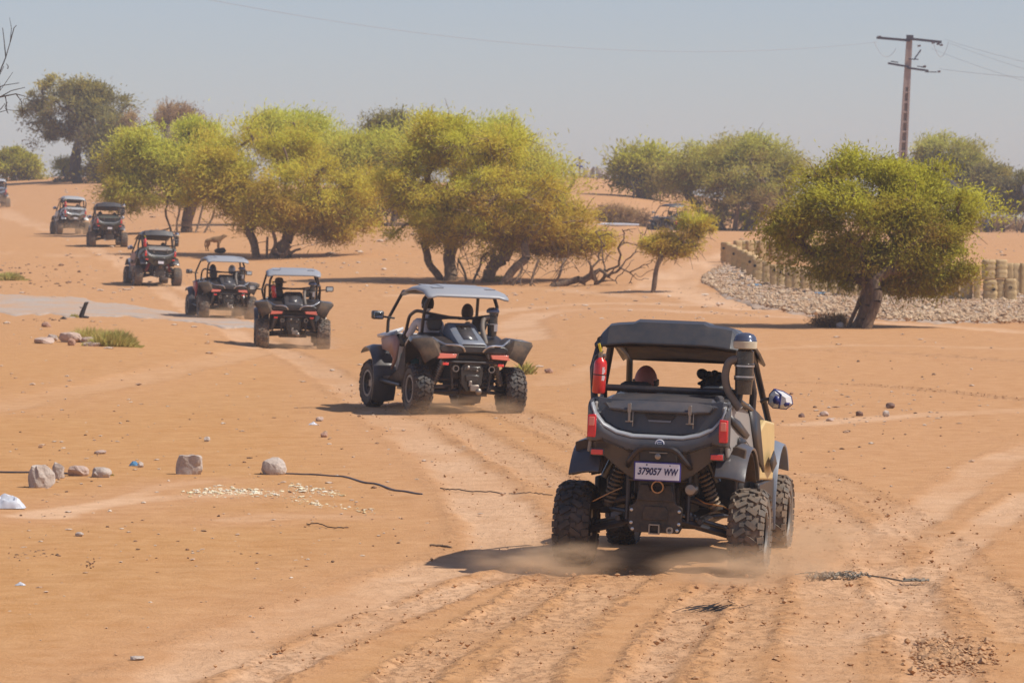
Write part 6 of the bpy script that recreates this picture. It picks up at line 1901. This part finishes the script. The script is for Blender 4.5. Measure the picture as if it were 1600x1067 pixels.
# frayed rope and torn black plastic
rp = thing('rope', 'frayed grey rope heap lying on the sand right of the nearest buggy', 'rope', ground_at(1300, 904))
ropem = simple('frayed_grey_rope', (.20, .175, .14), .9, var=.4)
rnd = random.Random(12)
mb = MB()
for k in range(20):
    x0 = rnd.uniform(1240, 1330); L = rnd.uniform(30, 60)
    P = []
    for i in range(9):
        px = x0 + L * i / 8
        if px > 1366: break
        gg = ground_at(px, 902 + rnd.uniform(-5, 5))
        P.append(gg + Vector((0, 0, rnd.uniform(.005, .035))) - rp.location)
    if len(P) > 2: mb.tube(P, .004, 4)
P = [ground_at(px, py) + Vector((0, 0, .008)) - rp.location for px, py in ((1355, 900), (1385, 904), (1410, 909), (1435, 908), (1452, 908))]
mb.tube(P, .007, 5)
for k in range(8):
    x0 = rnd.uniform(1405, 1430)
    mb.tube([ground_at(x0 + 6 * i, 907 + rnd.uniform(-2, 2)) + Vector((0, 0, rnd.uniform(.004, .015))) - rp.location for i in range(5)], .005, 4)
mb.build('strands', ropem, rp, sharp=None)
tp = MB()
o0 = ground_at(1122, 953)
for k in range(30):
    px, py = rnd.gauss(1122, 22), rnd.gauss(951, 2.6)
    c = ground_at(px, py) - o0
    a = rnd.uniform(-.5, .5); L = rnd.uniform(.02, .10); w = rnd.uniform(.004, .013)
    u = Vector((math.cos(a), math.sin(a), rnd.uniform(.0, .35))).normalized(); v = Vector((-math.sin(a), math.cos(a), rnd.uniform(-.2, .5))).normalized()
    c.z += .012
    tp.add([c - u * L - v * w * .3, c - v * w, c + u * L, c + v * w], [(0, 1, 2, 3)])
o = tp.build('plastic_scrap', M['darkscrap'], None, solid=.003, sharp=None); o.location = o0
tagit(o, 'torn black plastic strips on the sand in front of the nearest buggy', 'litter', None, 'stuff')

# countless small stuff
def sample(n, box, seed, keep=None):
    r = random.Random(seed); out = []
    for _ in range(n):
        px, py = r.uniform(box[0], box[2]), r.uniform(box[1], box[3])
        if keep and not keep(px, py, r): continue
        out.append(ground_at(px, py))
    return out
peb = tint_mat('pale_pebbles', [(.46, .32, .22), (.55, .42, .32), (.70, .62, .52), (.40, .25, .16), (.62, .50, .40)])
P = sample(420, (0, 500, 620, 880), 1) + sample(120, (600, 520, 900, 860), 2) + sample(90, (1180, 520, 1600, 760), 3) + sample(120, (1200, 610, 1480, 665), 33) + sample(160, (780, 450, 1200, 500), 4) + sample(120, (0, 400, 300, 470), 5) + sample(80, (0, 800, 500, 1000), 6) + sample(260, (430, 360, 760, 460), 7) + sample(120, (1150, 365, 1600, 400), 8) + sample(120, (100, 290, 300, 400), 9)
r_ = np.random.default_rng(4)
S = np.array([p.y for p in P]) / F * (r_.gamma(2.0, .85, len(P)) + .6)
tagit(scatter_stones('pebbles', P, S, peb, seed=5, flat=.42), 'countless pale pebbles scattered over the sand', 'pebbles')
crumb = tint_mat('dark_crumbs', [(.05, .03, .02), (.12, .07, .045), (.20, .10, .06)])
P = sample(130, (20, 640, 640, 900), 11) + sample(60, (1180, 560, 1600, 740), 12) + [ground_at(random.gauss(58, 22), random.gauss(866, 4)) for _ in range(34)] + [ground_at(random.gauss(140, 5), random.gauss(880, 6)) for _ in range(12)] + [ground_at(random.gauss(70, 30), random.gauss(500, 3)) for _ in range(14)] + sample(60, (0, 410, 130, 450), 13)
S = np.array([p.y for p in P]) / F * (r_.gamma(1.6, .8, len(P)) + .8)
tagit(scatter_stones('debris', P, S, crumb, seed=6, flat=.6), 'scattered dark crumbs and dung on the sand', 'debris')
flake = tint_mat('yellow_white_flakes', [(.78, .70, .42), (.85, .82, .68), (.70, .58, .30)])
P = []
for x0, x1, y0, y1, n, sd in ((290, 440, 768, 772, 260, 3), (330, 410, 764, 770, 150, 3), (455, 530, 762, 772, 190, 3.5), (450, 500, 772, 790, 80, 4), (480, 590, 785, 800, 70, 2)):
    for _ in range(n):
        t = random.random()
        P.append(ground_at(x0 + (x1 - x0) * t + random.gauss(0, 4), y0 + (y1 - y0) * t + random.gauss(0, sd)))
S = np.array([p.y for p in P]) / F * (r_.gamma(1.6, .8, len(P)) + .7)
tagit(scatter_stones('flakes', P, S, flake, seed=7, flat=.45), 'trail of yellow white husk flakes on the left sand', 'flakes')
# clods thrown up along the wheel tracks
clod = tint_mat('sand_clods', [(.38, .19, .08), (.46, .25, .115), (.52, .30, .15)])
P, S = [], []
rnd = random.Random(31)
for q, hw, dp, pl, chn in _TR:
    if chn <= .15: continue
    seg = np.linalg.norm(np.diff(q, axis=0), axis=1)
    n = int(seg.sum() * 30 * chn)
    for _ in range(n):
        i = rnd.choices(range(len(seg)), weights=seg)[0]
        t = rnd.random()
        p = q[i] * (1 - t) + q[i + 1] * t
        d = (q[i + 1] - q[i]) / max(seg[i], 1e-6)
        o_ = rnd.choice((rnd.gauss(0, hw * .7), rnd.gauss(hw * 1.2, hw * .35), rnd.gauss(-hw * 1.2, hw * .35)))
        x, y = p[0] - d[1] * o_, p[1] + d[0] * o_
        if y < 22 or y > 62: continue
        P.append((x, y)); S.append(min(.024, .005 + rnd.expovariate(1 / .0045)))
for _ in range(1500):
    g = ground_at(rnd.gauss(1490, 30) if rnd.random() < .6 else rnd.gauss(1460, 14), rnd.gauss(1024, 12)); P.append((g.x, g.y)); S.append(min(.04, .004 + rnd.expovariate(1 / .007)))
A_ = np.array(P)
Z_ = gz_np(A_[:, 0], A_[:, 1]) + .004
tagit(scatter_stones('clods', np.c_[A_, Z_], S, clod, seed=8, flat=.7), 'small clods of sand thrown up along the wheel tracks', 'clods')

# ------------------------------------------------------------------ dust at the wheels, and the air
def dust(label, c, size, dens, seed, rot=0.0):
    m = bpy.data.materials.new('dust_cloud')
    m.use_nodes = True
    n, l = m.node_tree.nodes, m.node_tree.links
    n.remove(n['Principled BSDF'])
    pv = n.new('ShaderNodeVolumePrincipled')
    pv.inputs['Color'].default_value = (.92, .68, .45, 1)
    pv.inputs['Anisotropy'].default_value = .1
    tc = n.new('ShaderNodeTexCoord')
    ln = n.new('ShaderNodeVectorMath'); ln.operation = 'LENGTH'
    l.new(tc.outputs['Object'], ln.inputs[0])
    fall = n.new('ShaderNodeMapRange'); fall.interpolation_type = 'SMOOTHSTEP'
    fall.inputs[1].default_value = 1.0; fall.inputs[2].default_value = .15
    l.new(ln.outputs['Value'], fall.inputs[0])
    nz = n.new('ShaderNodeTexNoise'); nz.inputs['Scale'].default_value = 2.4; nz.inputs['Detail'].default_value = 4
    nz.noise_dimensions = '4D'; nz.inputs['W'].default_value = seed
    l.new(tc.outputs['Object'], nz.inputs['Vector'])
    r1 = ramp(n, l, nz.outputs[0], .38, .72)
    mu = n.new('ShaderNodeMath'); mu.operation = 'MULTIPLY'
    l.new(fall.outputs[0], mu.inputs[0]); l.new(r1, mu.inputs[1])
    m2 = n.new('ShaderNodeMath'); m2.operation = 'MULTIPLY'; m2.inputs[1].default_value = dens * 1.35
    l.new(mu.outputs[0], m2.inputs[0])
    l.new(m2.outputs[0], pv.inputs['Density'])
    l.new(pv.outputs[0], n['Material Output'].inputs['Volume'])
    o = MB().ball((0, 0, 0), 1, 20, 12).build('dust_cloud', m, None, sharp=None)
    o.location = c; o.scale = size; o.rotation_euler = (0, 0, rot)
    return tagit(o, label, 'dust', None, 'stuff')
def rel(v, x, y, z): return root_matrix(v) @ Vector((x, y, z))
dust('dust kicked up at the left rear wheel of the nearest buggy', rel(V1, -.80, -.75, .02), (.75, 1.0, .20), 3.0, 1.0, R(-10))
dust('dust kicked up at the right rear wheel of the nearest buggy', rel(V1, .76, -.80, .02), (.9, 1.1, .21), 3.2, 2.0, R(-10))
dust('dust trailing along the right side of the nearest buggy', rel(V1, 1.15, 1.2, .08), (.6, 1.6, .25), 1.6, 3.0, R(-10))
dust('dust kicked up behind the open buggy turning left', rel(V2, 0, -.35, .08), (1.3, .8, .26), 1.8, 4.0, R(17))
dust('dust kicked up behind the square-on open black buggy', rel(V3, .3, -.3, .1), (1.3, .9, .32), 1.5, 5.0, 0)
dust('dust kicked up behind the open buggy with red side', rel(V4, .1, -.4, .12), (1.5, 1.0, .4), 1.3, 6.0, 0)
dust('dust kicked up behind the silver buggy', rel(V7, .5, -.4, .2), (1.9, 1.6, .75), 1.0, 7.0, 0)
dust('dust kicked up behind the farthest buggy', rel(V8, -.2, -.5, .2), (1.8, 1.5, .8), .9, 8.0, 0)

hm = bpy.data.materials.new('haze')
hm.use_nodes = True
hn, hl = hm.node_tree.nodes, hm.node_tree.links
hn.remove(hn['Principled BSDF'])
pv = hn.new('ShaderNodeVolumePrincipled')
pv.inputs['Color'].default_value = (.80, .87, 1.0, 1)
pv.inputs['Density'].default_value = .00052
pv.inputs['Anisotropy'].default_value = .2
hl.new(pv.outputs[0], hn['Material Output'].inputs['Volume'])
zmin = float(GZ.min()) - 1.5
zmax = max(17.0, pole_b.z + pole_H + 1.5)
hz = MB().box((0, 340, (zmin + zmax) / 2), (2300, 760, zmax - zmin)).build('haze', hm, None, sharp=None)
hz['kind'] = 'stuff'
tagit(hz, 'pale dusty haze filling the air over the sand', 'haze')
bpy.context.view_layer.update()
